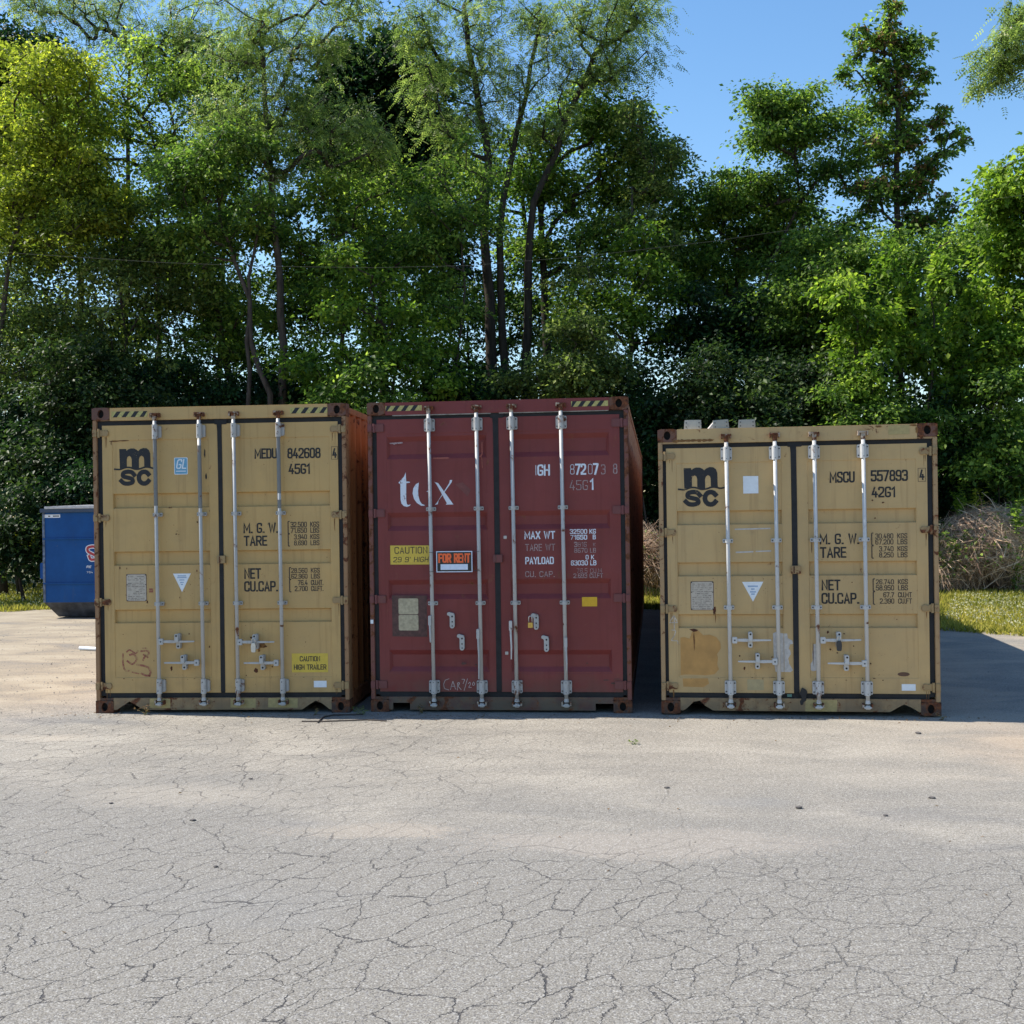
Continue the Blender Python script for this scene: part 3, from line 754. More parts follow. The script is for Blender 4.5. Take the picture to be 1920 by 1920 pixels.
scabs([(1.545, .395, .020, .022), (1.30, .44, .008, .008), (1.32, .455, .006, .006), (1.29, .50, .004, .004), (1.38, .48, .006, .008), (1.64, .62, .014, .006), (1.50, .706, .012, .008), (1.69, .325, .008, .01), (1.70, .30, .005, .006), (1.58, .24, .004, .012), (1.60, .225, .005, .006), (1.45, .35, .005, .006), (1.70, .43, .006, .008), (2.02, .66, .004, .004), (1.325, .50, .004, .15), (1.33, 1.0, .003, .12)], LD2, YS)
scabs([(1.60, .635, .050, .022), (1.575, .595, .012, .030)], LD2, YS, 'rust_run')
scabs([(1.08, 2.451, .006, .045), (1.09, 2.23, .007, .03)], LD1, YS, 'ink')
# stacked id letters down the right side near the door end
zc = 2.42
for ch in 'MEDU8426084':
    text('stencil_text', ch, .80, .88, zc-.10, zc, 0, M['ink'], LC, th=.17, fn=lambda u, v: (2.438-.009, u, v))
    zc -= .128 if ch != 'U' else .20
# chipped bare patches on the sill
for i, (x, w) in enumerate(((.62, .10), (1.42, .12), (1.80, .14))):
    flat_poly('touch_up', [(x-w, .050), (x+w, .046), (x+w*1.02, .135), (x-w*.98, .138)], .0028, M['pale_panel'], LC)

# ---- middle container fittings
for x, st in ((.592, None), (1.040, None), (1.366, None), (1.822, None)):
    o = lock_bar(x, .085, 2.828, 'bolted', M['galv'], M['cap_tan'], MC, st, lean=.006)
handle_hanging(.604, .905, .66, M['galv'], MC, -.020); handle_hanging(1.051, .78, .32, M['galv'], MC, -.018)
handle_hanging(1.378, .855, .503, M['galv_w'], MC, -.042); handle_hanging(1.838, .70, .40, M['galv'], MC, .004)
hasp_open(.782, .850, M['galv'], MC); hasp_open(.872, .645, M['galv'], MC); hasp_open(1.566, .835, M['galv'], MC); hasp_open(1.658, .632, M['galv'], MC)
stripes(.179, .524, 2.812, 2.861, -.0022, MC, 4, 1, True); stripes(1.917, 2.256, 2.812, 2.862, -.0022, MC, 4, 1, True)
rl = MB(); rl.box(.24, 1.17, .004, .026, 2.766, 2.779); rl.box(1.245, 2.26, .004, .026, 2.768, 2.781)
rl.build('rubber_lip', M['rubber_g'], MC, bevel=.003)
T = lambda pts: [(.289+(u-410)*.000786, 2.238-(v-965)*.000807) for u, v in pts]
WI = M['white_ink']
flat_poly('logo_letter', T([(410, 1080), (440, 1052), (478, 1012), (498, 965), (503, 1068), (548, 1075), (548, 1084), (503, 1090), (500, 1290), (508, 1335), (530, 1344), (550, 1334), (546, 1350), (512, 1365), (470, 1355), (442, 1325), (432, 1280), (430, 1100), (414, 1090)]), YM-.0005, WI, MD1)
flat_poly('logo_letter', T([(656, 1085), (652, 1120), (645, 1180), (648, 1240), (665, 1300), (690, 1335), (727, 1346), (718, 1354), (680, 1354), (630, 1322), (595, 1275), (578, 1210), (588, 1150), (618, 1105)]), YM-.0005, WI, MD1)
flat_poly('logo_letter', T([(840, 1080), (888, 1095), (1068, 1345), (975, 1345), (990, 1330), (868, 1110)]), YM-.0005, WI, MD1)
flat_poly('logo_letter', T([(1030, 1062), (1058, 1062), (1050, 1088), (890, 1296), (880, 1340), (845, 1346), (872, 1318), (1022, 1096)]), YM-.0007, WI, MD1)
flat_poly('logo_letter', T([(745, 1192), (775, 1172), (775, 1182), (758, 1196)]), YM-.0005, WI, MD1)
flat_poly('scratch_mark', T([(310, 620), (465, 612), (468, 628), (380, 634), (362, 645), (350, 632), (312, 632)]), YM, M['white_faded'], MD1)
SC = simple('pink scrape', (.36, .10, .075), .7, var=.2)
flat_poly('scrape', T([(828, 800), (1000, 796), (1030, 808), (1000, 818), (830, 816)]), YM, SC, MD1)
flat_poly('scrape', T([(1414, 630), (1426, 630), (1424, 770), (1408, 806), (1360, 806), (1360, 796), (1398, 790), (1412, 765)]), YM, SC, MD1)
flat_poly('scrape', T([(1408, 806), (1420, 812), (1425, 925), (1415, 930)]), YM-.0003, SC, MD1)
flat_poly('faded_patch', T([(1090, 1110), (1180, 1090), (1280, 1180), (1240, 1255)]), YM, simple('faded red', (.17, .045, .04), .55), MD1)
text('stencil_text', 'IGH', 1.571, 1.712, 2.184, 2.289, YM, WI, MD2, th=.19, weights=[.35, 1, 1])
text('stencil_text', '872', 1.893, 2.045, 2.186, 2.290, YM, WI, MD2, th=.20, weights=[.28, 1, 1])
text('stencil_text', '07', 2.058, 2.160, 2.184, 2.292, YM, WI, MD2, th=.20, weights=[.25, 1.05])
text('stencil_text', '3', 2.182, 2.222, 2.188, 2.278, YM, M['white_faded'], MD2, th=.09)
text('stencil_text', '8', 2.292, 2.331, 2.190, 2.284, YD-.0015, M['white_faded'], MD2, th=.12)
text('stencil_text', '45G', 1.891, 2.060, 2.046, 2.138, YM, M['white_faded'], MD2, th=.10)
text('stencil_text', '1', 2.080, 2.112, 2.046, 2.152, YM, WI, MD2, th=.19)
text('stencil_text', 'MAX WT', 1.465, 1.752, 1.600, 1.674, YM, WI, MD2, th=.20)
text('stencil_text', 'TARE WT', 1.472, 1.750, 1.491, 1.556, YM, M['white_faded'], MD2, th=.13)
text('stencil_text', 'PAYLOAD', 1.470, 1.736, 1.368, 1.436, YM, WI, MD2, th=.20)
text('stencil_text', 'CU. CAP.', 1.468, 1.743, 1.250, 1.304, YM, M['white_faded'], MD2, th=.15)
text('stencil_text', '32500', 1.886, 2.048, 1.644, 1.688, YM, WI, MD2, th=.20); text('stencil_text', 'KG', 2.066, 2.128, 1.644, 1.688, YM, WI, MD2, th=.20)
text('stencil_text', '71650', 1.888, 2.048, 1.590, 1.636, YM, WI, MD2, th=.24, weights=[.6, .8, 1, 1, 1]); text('stencil_text', 'B', 2.096, 2.126, 1.592, 1.636, YM, WI, MD2, th=.20)
text('stencil_text', '3816', 1.925, 2.042, 1.524, 1.570, YM, M['white_faded'], MD2, th=.16, weights=[1.5, .6, .7, .8]); text('stencil_text', 'K', 2.100, 2.122, 1.528, 1.560, YM, M['white_faded'], MD2, th=.12)
text('stencil_text', '8670 LB', 1.925, 2.126, 1.470, 1.514, YM, M['white_faded'], MD2, th=.16)
text('stencil_text', '0 K', 2.028, 2.108, 1.408, 1.450, YM, WI, MD2, th=.19)
text('stencil_text', '63030 LB', 1.892, 2.128, 1.354, 1.400, YM, WI, MD2, th=.19)
text('stencil_text', '76.5 CU.M', 1.945, 2.175, 1.284, 1.326, YM, M['white_faded'], MD2, th=.10)
text('stencil_text', '2.693 CU.FT', 1.915, 2.186, 1.238, 1.280, YM, M['white_faded'], MD2, th=.16)
flat_poly('caution_sticker', [(.201, 1.378), (.585, 1.375), (.585, 1.553), (.201, 1.556)], YM-.0010, M['yellow'], MD1)
text('sticker_text', 'CAUTION', .240, .555, 1.478, 1.542, YM-.0018, M['ink_soft'], MD1, th=.15)
text('sticker_text', "29 9' HIGH", .226, .562, 1.398, 1.448, YM-.0018, M['ink_soft'], MD1, th=.15, skew=.08)
flat_poly('plate_surround', [(.211, .705), (.541, .700), (.541, 1.085), (.211, 1.089)], YM-.0003, M['plate_dark'], MD1)  # dark rectangle behind both data plates, in the backing colour
for a, b in ((.912, 1.060), (.760, .906)):
    flat_poly('data_plate', rnd([(.272, a), (.272, b), (.460, b), (.460, a)], True, .016), YM-.0018, M['plate_worn'], MD1)
flat_poly('amber_label', [(1.990, .977), (2.129, .977), (2.129, 1.063), (1.990, 1.063)], YM, M['yellow2'], MD2)
for z in (1.620, .548):
    MB().box(1.272, 1.302, YD-.008, YD-.0005, z-.015, z+.015).build('reflector', M['primer'], MD2, bevel=.003)
for z in (.845,):
    MB().box(.008, .034, -.004, .0035, z-.018, z+.018).build('reflector', M['white_sticker'], MC)
# chalk handwriting CAR 7/20
mb = MB(); CH = lambda u, v: (.689+(u-935)*.000806, YD-.0022, .309-(v-1445)*.00080)
for pts in ([(1000, 1445), (955, 1460), (935, 1510), (945, 1560), (995, 1575)], [(1015, 1570), (1045, 1470), (1075, 1565)], [(1020, 1535), (1070, 1530)], [(1095, 1575), (1100, 1490), (1125, 1490), (1105, 1530), (1140, 1570)], [(1150, 1450), (1185, 1450), (1165, 1500)], [(1175, 1580), (1215, 1445)], [(1225, 1500), (1245, 1480), (1250, 1510), (1225, 1548), (1260, 1545)], [(1285, 1480), (1270, 1510), (1285, 1525), (1303, 1505), (1285, 1480)]):
    ribbon(mb, rnd(pts, False, 12), False, 6.5, CH)
mb.build('chalk_writing', simple('chalk', (.50, .42, .40), .8, var=.2), MD1, fix=False)
scabs([(.88, .45, .028, .012), (1.0, .44, .01, .008), (2.03, .455, .008, .006), (1.55, .40, .006, .005), (1.04, .95, .012, .006)], MD1, YM, 'plate_dark')
scabs([(2.20, .30, .03, .006), (2.27, .27, .03, .008), (2.30, .31, .03, .004)], MD2, YO, 'plate_dark')

# ---- right container fittings
for x in (.610, 1.036, 1.378, 1.798):
    lock_bar(x, .087, 2.492, 'bolted', M['galv_w'], M['cap_tan'], RC, None, lean=.004)
GW = M['galv_w']
handle_across(.660, .979, .670, .798, GW, RC); handle_across(1.009, .687, .480, .859, GW, RC)
handle_across(1.428, 1.755, .670, 1.565, GW, RC, -.003); handle_across(1.781, 1.465, .466, 1.630, GW, RC)
msc_logo(.230, 2.221, YS, RD1)
flat_poly('white_label', [(.757, 1.978), (.891, 1.978), (.891, 2.133), (.757, 2.135)], YS, M['white_sticker'], RD1)
for a in ([(.677, 1.652), (.993, 1.656), (.993, 1.668), (.677, 1.664)], [(.684, 1.444), (.838, 1.449), (.840, 1.462), (.684, 1.457)], [(.856, 1.452), (.996, 1.455), (.996, 1.467), (.862, 1.463)]):
    flat_poly('tape_strip', a, YS, M['primer'], RD1)
text('stencil_text', 'MSCU', 1.513, 1.731, 2.060, 2.160, YS, M['ink'], RD2, th=.19)
text('stencil_text', '557893', 1.868, 2.186, 2.066, 2.167, YS, M['ink'], RD2, th=.19)
text('stencil_text', '4', 2.283, 2.325, 2.072, 2.165, YD-.0015, M['ink'], RD2, th=.19)
mb = MB()
for a, b in (((2.272, 2.060), (2.336, 2.060)), ((2.336, 2.060), (2.336, 2.176)), ((2.336, 2.176), (2.272, 2.176)), ((2.272, 2.176), (2.272, 2.060))):
    ribbon(mb, [a, b], False, .0035, lambda u, v: (u, YO, v))
mb.build('check_digit_box', M['ink_soft'], RD2, fix=False)
text('stencil_text', '42G1', 1.873, 2.078, 1.924, 2.020, YS, M['ink'], RD2, th=.19)
text('stencil_text', 'M. G. W.', 1.419, 1.763, 1.514, 1.610, YS, M['ink'], RD2, th=.19)
text('stencil_text', 'TARE', 1.421, 1.650, 1.393, 1.491, YS, M['ink'], RD2, th=.19)
text('stencil_text', 'NET', 1.430, 1.596, 1.104, 1.201, YS, M['ink'], RD2, th=.19)
text('stencil_text', 'CU.CAP.', 1.428, 1.755, .985, 1.083, YS, M['ink'], RD2, th=.19)
rowsR = [('30.480', 'KGS'), ('67.200', 'LBS'), ('3.740', 'KGS'), ('8.250', 'LBS'), ('26.740', 'KGS'), ('58.950', 'LBS'), ('67.7', 'CU.MT'), ('2.390', 'CU.FT')]
zbR = [(1.560, 1.606), (1.508, 1.554), (1.447, 1.493), (1.393, 1.439), (1.156, 1.200), (1.102, 1.148), (1.040, 1.086), (.985, 1.031)]
weights_block(RD2, rowsR, zbR, (1.895, 2.088))
flat_poly('data_plate', rnd([(.277, .932), (.277, 1.192), (.483, 1.192), (.483, .932)], True, .014), YS-.0002, M['plate_dark'], RD1)
flat_poly('data_plate', rnd([(.281, .936), (.281, 1.188), (.479, 1.188), (.479, .936)], True, .012), YS-.0015, M['plate_grey'], RD1)
plate_lines(.281, .479, .936, 1.188, RD1, 14, 9)
mb = MB()
for (x, z) in ((.286, 1.182), (.474, 1.182), (.286, 1.095), (.474, 1.095), (.286, .942), (.474, .942)): mb.tube([(x, YS-.006, z), (x, YS, z)], .0055, 6)
mb.build('plate_rivet', M['bolt'], RD1)
flat_poly('triangle_decal', [(.735, 1.185), (.830, 1.007), (.923, 1.186)], YS, M['white_sticker'], RD1)
for w, z in ((.09, 1.145), (.03, 1.120), (.05, 1.095), (.03, 1.075)):
    flat_poly('decal_print', [(.830-w/2, z-.007), (.830+w/2, z-.007), (.830+w/2, z+.007), (.830-w/2, z+.007)], YS-.0006, M['print_blue'], RD1)
och = [(.180, .685), (.215, .690), (.262, .675), (.285, .735), (.345, .745), (.385, .705), (.44, .712), (.500, .690), (.535, .640), (.540, .590), (.505, .535), (.512, .505), (.505, .44), (.52, .40), (.48, .355), (.40, .345), (.30, .350), (.22, .352), (.178, .345)]
flat_poly('repaint_patch', och, YS, M['ochre'], RD1)
flat_poly('repaint_patch', [(.195, .315), (.42, .318), (.43, .27), (.38, .238), (.20, .242)], YO, M['ochre'], RD1)
flat_poly('grey_patch', [(.769, .213), (.914, .213), (.914, .309), (.769, .309)], YO, M['grey_patch'], RD1)
flat_poly('primer_patch', [(1.001, .722), (1.026, .735), (1.09, .722), (1.094, .72), (1.094, .378), (1.02, .378), (1.006, .46)], YS, M['primer'], RD1)
flat_poly('primer_patch', [(1.097, .722), (1.125, .722), (1.130, .68), (1.168, .66), (1.176, .63), (1.148, .625), (1.138, .585), (1.15, .57), (1.155, .54), (1.132, .50), (1.140, .45), (1.172, .395), (1.15, .378), (1.097, .378)], YD-.0015, M['primer'], RD1)
flat_poly('primer_patch', [(1.352, .625), (1.415, .640), (1.412, .400), (1.345, .385), (1.326, .395), (1.326, .45), (1.345, .48), (1.342, .54)], YS, M['primer'], RD2)
mb = MB()
for pts in ([(.092, .835), (.125, .885), (.150, .835)], [(.085, .82), (.165, .822)], [(.128, .88), (.126, .76)], [(.105, .755), (.14, .748), (.126, .70), (.096, .658), (.158, .655), (.158, .63)]):
    ribbon(mb, rnd(pts, False, .01), False, .009, lambda u, v: (min(u, .160), YO, v))
mb.build('chalk_writing', simple('pale chalk', (.50, .42, .34), .8, var=.2), RD1, fix=False)
flat_poly('oval_mark', [(2.126+.052*math.cos(a), .362+.019*math.sin(a)) for a in [k*math.pi/8 for k in range(16)]], YS, simple('brown oval', (.115, .055, .03), .6), RD2)
flat_poly('white_label', [(2.107, .218), (2.226, .218), (2.226, .276), (2.107, .276)], YO, M['white_sticker'], RD2)
flat_poly('touch_up', [(1.272, .030), (1.545, .030), (1.549, .134), (1.276, .134)], .0028, M['pale_panel'], RC)
flat_poly('touch_up', [(2.02, 2.475), (2.20, 2.478), (2.20, 2.56), (2.02, 2.556)], -.0022, M['pale_panel'], RC)
scabs([(2.235, 2.555, .03, .009), (2.26, 2.515, .012, .03), (1.94, 2.55, .03, .01)], RC, -.0018, 'rust_run')
scabs([(.17+i*.05, 2.462, .035, .012) for i in range(7)], RC, -.0018, 'rust_run')
scabs([(.305, .752, .035, .012), (.489, .935, .016, .028), (.483, .905, .006, .02), (.745, .41, .008, .018), (.91, .325, .01, .005), (.99, .325, .03, .005), (.705, .52, .006, .008), (.99, .51, .006, .006), (.51, 2.267, .03, .005)], RD1, YS)
scabs([(.303, .66, .008, .075), (.495, .87, .004, .06)], RD1, YS, 'rust_run')
scabs([(1.45, .32, .03, .005), (1.53, .32, .02, .004), (1.60, .315, .02, .006), (1.70, .32, .03, .004), (1.79, .32, .02, .005), (1.50, .58, .007, .01), (1.56, .55, .008, .006), (1.70, .61, .006, .006), (1.62, .52, .008, .01), (1.48, .735, .01, .012), (1.62, .72, .01, .004), (1.845, .455, .007, .007), (2.26, 1.10, .007, .012), (1.97, 1.88, .01, .007), (1.88, 1.90, .008, .007), (1.90, 1.742, .007, .006), (1.35, .55, .003, .10), (1.35, 1.5, .003, .07), (1.93, .20, .012, .006), (2.17, 2.31, .004, .06), (2.18, 2.27, .02, .005)], RD2, YS)
scabs([(1.255, .20, .03, .04), (1.262, .15, .02, .05), (1.245, .11, .014, .03)], RC, .002, 'ink')
MB().box(1.118, 1.158, .020, .028, .155, .180).build('seal_scrap', M['teal'], RC)

for door1, door2, SP, sd in ((LD1, LD2, L_SPEC, 5), (RD1, RD2, R_SPEC, 6)):
    rr_ = random.Random(sd)
    for z in SP['hz']:
        for door, xx in ((door1, .115), (door2, 2.438-.115)):
            for q in range(2):
                x = xx+rr_.uniform(-.02, .02); ln_ = rr_.uniform(.03, .13); w_ = rr_.uniform(.0015, .004)
                flat_poly('rust_streak', [(x-w_, z-.036), (x+w_, z-.036), (x+w_*.4, z-.036-ln_), (x-w_*.3, z-.036-ln_*.9)], YO-.0002*q, M['rust_run'], door)
    for q in range(26):
        door = door1 if q % 2 else door2
        x = rr_.uniform(SP['s1'][0], SP['s1'][1]) if q % 2 else rr_.uniform(SP['s2'][0], SP['s2'][1])
        flat_poly('paint_chip', blob(x, SP['sz'][0]-rr_.uniform(0, .02) if q < 10 else rr_.uniform(.2, 2.2), rr_.uniform(.002, .012 if q < 10 else .005), rr_.uniform(.002, .005), 8, .4, q+sd), YO-.0004, M['rust_spot'], door)

# locks hanging on the hasps: things of their own
def padlock(root_c, x, z, body, shack, label, long_body=False):
    mw = Matrix.Translation(root_c.location) @ Matrix.Rotation(root_c.rotation_euler.z, 4, 'Z')
    p = mw @ Vector((x, -.092, z))
    r = empty('padlock', p, root_c.rotation_euler.z); tag(r, label, 'padlock', 'padlocks on the door hasps')
    if long_body:
        MB().prism(rnd([(-.020, -.075), (-.024, -.02), (-.018, .012), (.018, .012), (.024, -.02), (.020, -.075)], True, .012), -.012, .012).build('lock_body', M[body], r, bevel=.003)
    else:
        MB().prism(rnd([(-.022, -.052), (-.022, -.005), (.022, -.005), (.022, -.052)], True, .006), -.010, .010).build('lock_body', M[body], r, bevel=.003)
    pts = [(-.015, 0, -.006), (-.015, 0, .040)] + [(-.015*math.cos(a), 0, .040+.015*math.sin(a)) for a in [math.pi*k/6 for k in range(1, 6)]] + [(.015, 0, .040), (.015, 0, -.006)]
    MB().tube(pts, .0042, 8).build('shackle', M[shack], r, smooth=True)
    return r
padlock(MC, 1.522, .845, 'brass', 'steel', 'small brass padlock with a tall steel shackle on the red container door')
padlock(LC, 1.556, .655, 'steel', 'steel', 'silver padlock on the upper handle of the tall tan container', True)
padlock(RC, 1.562, .655, 'lock_black', 'steel', 'dark long-bodied padlock on the upper handle of the lower tan container', True)

# for-rent sign tied between two locking bars
sg = empty('for_rent_sign', (-1.219+.822, -.070, 1.404)); tag(sg, 'black and orange FOR RENT sign tied to the bars of the red container', 'sign')
MB().box(-.168, .168, -.003, .003, -.098, .096).build('sign_border', M['sign_white'], sg)
MB().box(-.160, .160, -.0045, -.0032, -.090, .088).build('sign_panel', M['black'], sg)
text('sign_lettering', 'FOR', -.148, -.028, -.012, .076, -.0056, M['orange'], sg, th=.24, gap=.26)
text('sign_lettering', 'RENT', -.002, .150, -.012, .076, -.0056, M['orange'], sg, th=.23, gap=.24)
MB().box(-.128, .126, -.0062, -.0048, -.076, -.024).build('sign_box', M['sign_white'], sg)
for i, (x0, x1, z) in enumerate(((-.235, -.155, .088), (.155, .235, .092), (-.235, -.155, -.090), (.155, .235, -.085))):
    MB().tube([(x0, .028, z-.004), (x0, .002, z-.002), (x1, 0, z)], .0022, 6).build('tie_wire', M['bolt'], sg)

# brackets standing on the low container's roof
def bracket(x, z, w, h, tilt, lean, label):
    mw = Matrix.Translation(RC.location) @ Matrix.Rotation(RC.rotation_euler.z, 4, 'Z')
    p = mw @ Vector((x, .06, z))
    r = empty('roof_bracket', p, RC.rotation_euler.z + lean); r.rotation_euler.y = tilt
    tag(r, label, 'bracket', 'grey brackets on the roof edge')
    pl = MB().prism([(-w/2, 0), (-w/2+.006, h), (w/2-.004, h), (w/2, 0)], -.005, .005).build('plate', M['bracket'], r, bevel=.002)
    MB().box(-w/2, w/2, .005, .10, -.004, .006).build('foot', M['bracket'], r)
    for dx in (-w/2+.022, w/2-.022):
        for dz in (h*.3, h*.72): MB().tube([(dx, -.0075, dz), (dx, -.0045, dz)], .006, 8).build('bolt', M['bolt'], pl)
    return r
bracket(.316, 2.562, .160, .090, math.radians(1), -.18, 'grey bolted bracket at the left end of the low container roof')
b2 = bracket(.570, 2.562, .152, .085, math.radians(-4), .25, 'tilted grey bracket with a pale wedge, middle of three on the roof')
MB().prism([(-.13, 0), (-.06, .070), (-.072, 0)], .0, .05).build('wedge', M['primer'], b2)
bracket(.798, 2.564, .155, .080, 0, 0, 'upright grey bracket nearest the locking bars on the roof')

# ================================================================== ground
def ground_material():
    t = NT('cracked asphalt'); g = t.coord()
    xyz = t.sep(g); X, Y = xyz[0], xyz[1]
    big = t.noise(t.coord((.16, .30, 1)), 1, 4, .6, .4)
    mid = t.noise(t.coord((.8, 1.5, 1)), 1, 5, .6, .6)
    grain = t.noise(g, 120, 2, .7); grain2 = t.noise(g, 42, 4, .7)
    spk = t.n('ShaderNodeTexVoronoi'); spk.inputs['Scale'].default_value = 150; t.l(g, spk.inputs['Vector'])
    spc = t.n('ShaderNodeSeparateColor'); t.l(spk.outputs['Color'], spc.inputs[0])
    # binder and aggregate
    grey = t.ramp(grain, [(.30, (.084, .077, .066)), (.50, (.190, .176, .152)), (.70, (.325, .304, .267))])
    grey = t.mix(t.math('MULTIPLY', t.step(spc.outputs[0], .80, .97), .55), grey, (.46, .45, .42))
    grey = t.mix(t.math('MULTIPLY', t.step(spc.outputs[1], .85, .97), .7), grey, (.075, .072, .08))
    grey = t.mix(t.math('MULTIPLY', t.step(grain2, .42, .7), .35), grey, (.33, .325, .32))
    # dust: grows away from the camera, thick beside the containers, orange tinge at right
    dist = t.step(Y, -6.5, -1.2)
    dustm = t.math('ADD', t.math('MULTIPLY', dist, .62), t.math('MULTIPLY', t.math('SUBTRACT', mid, .5), 1.1))
    dustm = t.math('ADD', dustm, t.math('MULTIPLY', t.math('SUBTRACT', big, .5), 1.0))
    dn_ = t.math('ADD', t.math('MULTIPLY', t.math('ADD', grain, grain2), .5), t.math('MULTIPLY', t.math('SUBTRACT', mid, .5), .25))
    dust = t.ramp(dn_, [(.38, (.145, .130, .105)), (.47, (.265, .238, .198)), (.55, (.350, .316, .264)), (.64, (.47, .435, .37))])
    dust = t.mix(t.math('MULTIPLY', t.step(spc.outputs[0], .86, .96), .5), dust, (.56, .54, .50))
    dust = t.mix(t.math('MULTIPLY', t.step(spc.outputs[2], .90, .97), .7), dust, (.12, .11, .10))
    col = t.mix(t.math('MULTIPLY', t.step(dustm, .12, .85), .80), grey, dust)
    left = t.math('MULTIPLY', t.step(X, -3.7, -5.0), t.step(Y, -1.0, 1.2))
    sand = t.ramp(t.math('ADD', t.math('MULTIPLY', mid, .6), t.math('MULTIPLY', grain2, .4)), [(.36, (.16, .135, .105)), (.46, (.27, .225, .165)), (.56, (.35, .30, .22)), (.68, (.42, .37, .29))])
    col = t.mix(t.math('MULTIPLY', t.math('MULTIPLY', left, .9), t.step(t.math('ADD', mid, t.math('MULTIPLY', grain2, .4)), .45, .72)), col, sand)
    rightm = t.math('MULTIPLY', t.math('MULTIPLY', t.step(X, 2.6, 4.6), t.step(Y, -3.6, -1.4)), t.step(mid, .38, .62))
    col = t.mix(t.math('MULTIPLY', rightm, .4), col, (.40, .32, .235))
    ora = t.n('ShaderNodeVectorMath', operation='DISTANCE'); t.l(g, ora.inputs[0]); ora.inputs[1].default_value = (4.9, -1.5, 0)
    col = t.mix(t.math('MULTIPLY', t.step(ora.outputs['Value'], 1.6, .1), .22), col, (.52, .33, .18))
    # oil-dark and patched spots
    def spot(c, r, colr, amt, sx=1.0):
        nonlocal col
        mp = t.n('ShaderNodeMapping'); mp.inputs['Location'].default_value = (-c[0]/sx, -c[1], 0); mp.inputs['Scale'].default_value = (1/sx, 1, 1)
        t.l(g, mp.inputs[0])
        ln = t.n('ShaderNodeVectorMath', operation='LENGTH'); t.l(mp.outputs[0], ln.inputs[0])
        d = t.math('ADD', ln.outputs['Value'], t.math('MULTIPLY', t.math('SUBTRACT', mid, .5), r*3.4))
        d = t.math('ADD', d, t.math('MULTIPLY', t.math('SUBTRACT', grain2, .5), r*2.6))
        col = t.mix(t.math('MULTIPLY', t.step(d, r, r*.45), amt), col, colr)
    for px, py, r, c, a, sx in SPOTS: spot(at(px, py)[:2], r, c, a*.4, sx)
    # cracks: a coarse set running away to the right, finer alligator set across it
    def cracks(scale, rot, wid, seed, asp):
        base = t.coord((1, 1, 1), (0, 0, rot), loc=(seed, seed*.7, 0))
        w1 = t.noise(base, 1.6, 3, .6, out='Color'); w2 = t.noise(base, 13, 4, .7, out='Color')
        v1 = t.n('ShaderNodeVectorMath', operation='SCALE'); t.l(w1, v1.inputs[0]); v1.inputs['Scale'].default_value = .20
        v2 = t.n('ShaderNodeVectorMath', operation='SCALE'); t.l(w2, v2.inputs[0]); v2.inputs['Scale'].default_value = .085
        a = t.n('ShaderNodeVectorMath', operation='ADD'); t.l(base, a.inputs[0]); t.l(v1.outputs[0], a.inputs[1])
        b = t.n('ShaderNodeVectorMath', operation='ADD'); t.l(a.outputs[0], b.inputs[0]); t.l(v2.outputs[0], b.inputs[1])
        m = t.n('ShaderNodeVectorMath', operation='MULTIPLY'); t.l(b.outputs[0], m.inputs[0]); m.inputs[1].default_value = asp
        vo = t.n('ShaderNodeTexVoronoi', voronoi_dimensions='2D', feature='DISTANCE_TO_EDGE'); vo.inputs['Scale'].default_value = scale; t.l(m.outputs[0], vo.inputs['Vector'])
        wn_ = t.noise(base, 2.3, 3, .6); ww = t.math('MULTIPLY', t.math('MULTIPLY', t.math('ADD', t.math('MULTIPLY', t.step(wn_, .30, .70), .8), .2), t.step(t.noise(base, 6, 2, .5), .20, .55)), wid)
        ww = t.math('ADD', ww, .0001)
        q = t.math('DIVIDE', vo.outputs['Distance'], ww)
        return t.step(q, 1.0, .35)
    near = t.step(t.math('ADD', Y, t.math('MULTIPLY', t.math('SUBTRACT', big, .5), 5.0)), -3.3, -6.3)
    lft = t.step(X, 2.0, -1.5)
    farL = t.math('MULTIPLY', t.math('MULTIPLY', t.step(Y, -4.8, -2.8), t.step(Y, .6, -.4)), lft)
    c1 = cracks(6.4, -1.12, .029, 3.1, (.40, 1, 1)); c2 = cracks(5.6, -.10, .022, 9.4, (.42, 1, 1)); c2 = t.math('MULTIPLY', c2, t.step(X, .6, 2.4)); c1 = t.math('MULTIPLY', c1, t.math('SUBTRACT', 1.0, t.math('MULTIPLY', t.step(X, 1.2, 3.0), .75))); c3 = cracks(1.6, -.35, .0045, 17.0, (.5, 1, 1))
    ck = t.math('MAXIMUM', c1, t.math('MULTIPLY', c2, .8)); 
    vis = t.math('ADD', near, t.math('MULTIPLY', farL, .75), True)
    ck = t.math('MULTIPLY', ck, vis); ck = t.math('MAXIMUM', ck, t.math('MULTIPLY', c3, t.math('MULTIPLY', t.math('ADD', vis, .25, True), .9)))
    col = t.mix(t.math('MULTIPLY', ck, .80), col, (.035, .033, .038))
    h = t.math('SUBTRACT', t.math('ADD', t.math('MULTIPLY', grain, .5), t.math('MULTIPLY', grain2, .5)), t.math('MULTIPLY', ck, 1.6))
    nrm = t.bump(h, .75, .008)
    return t.pbr(col, .88, 0, nrm, .25)

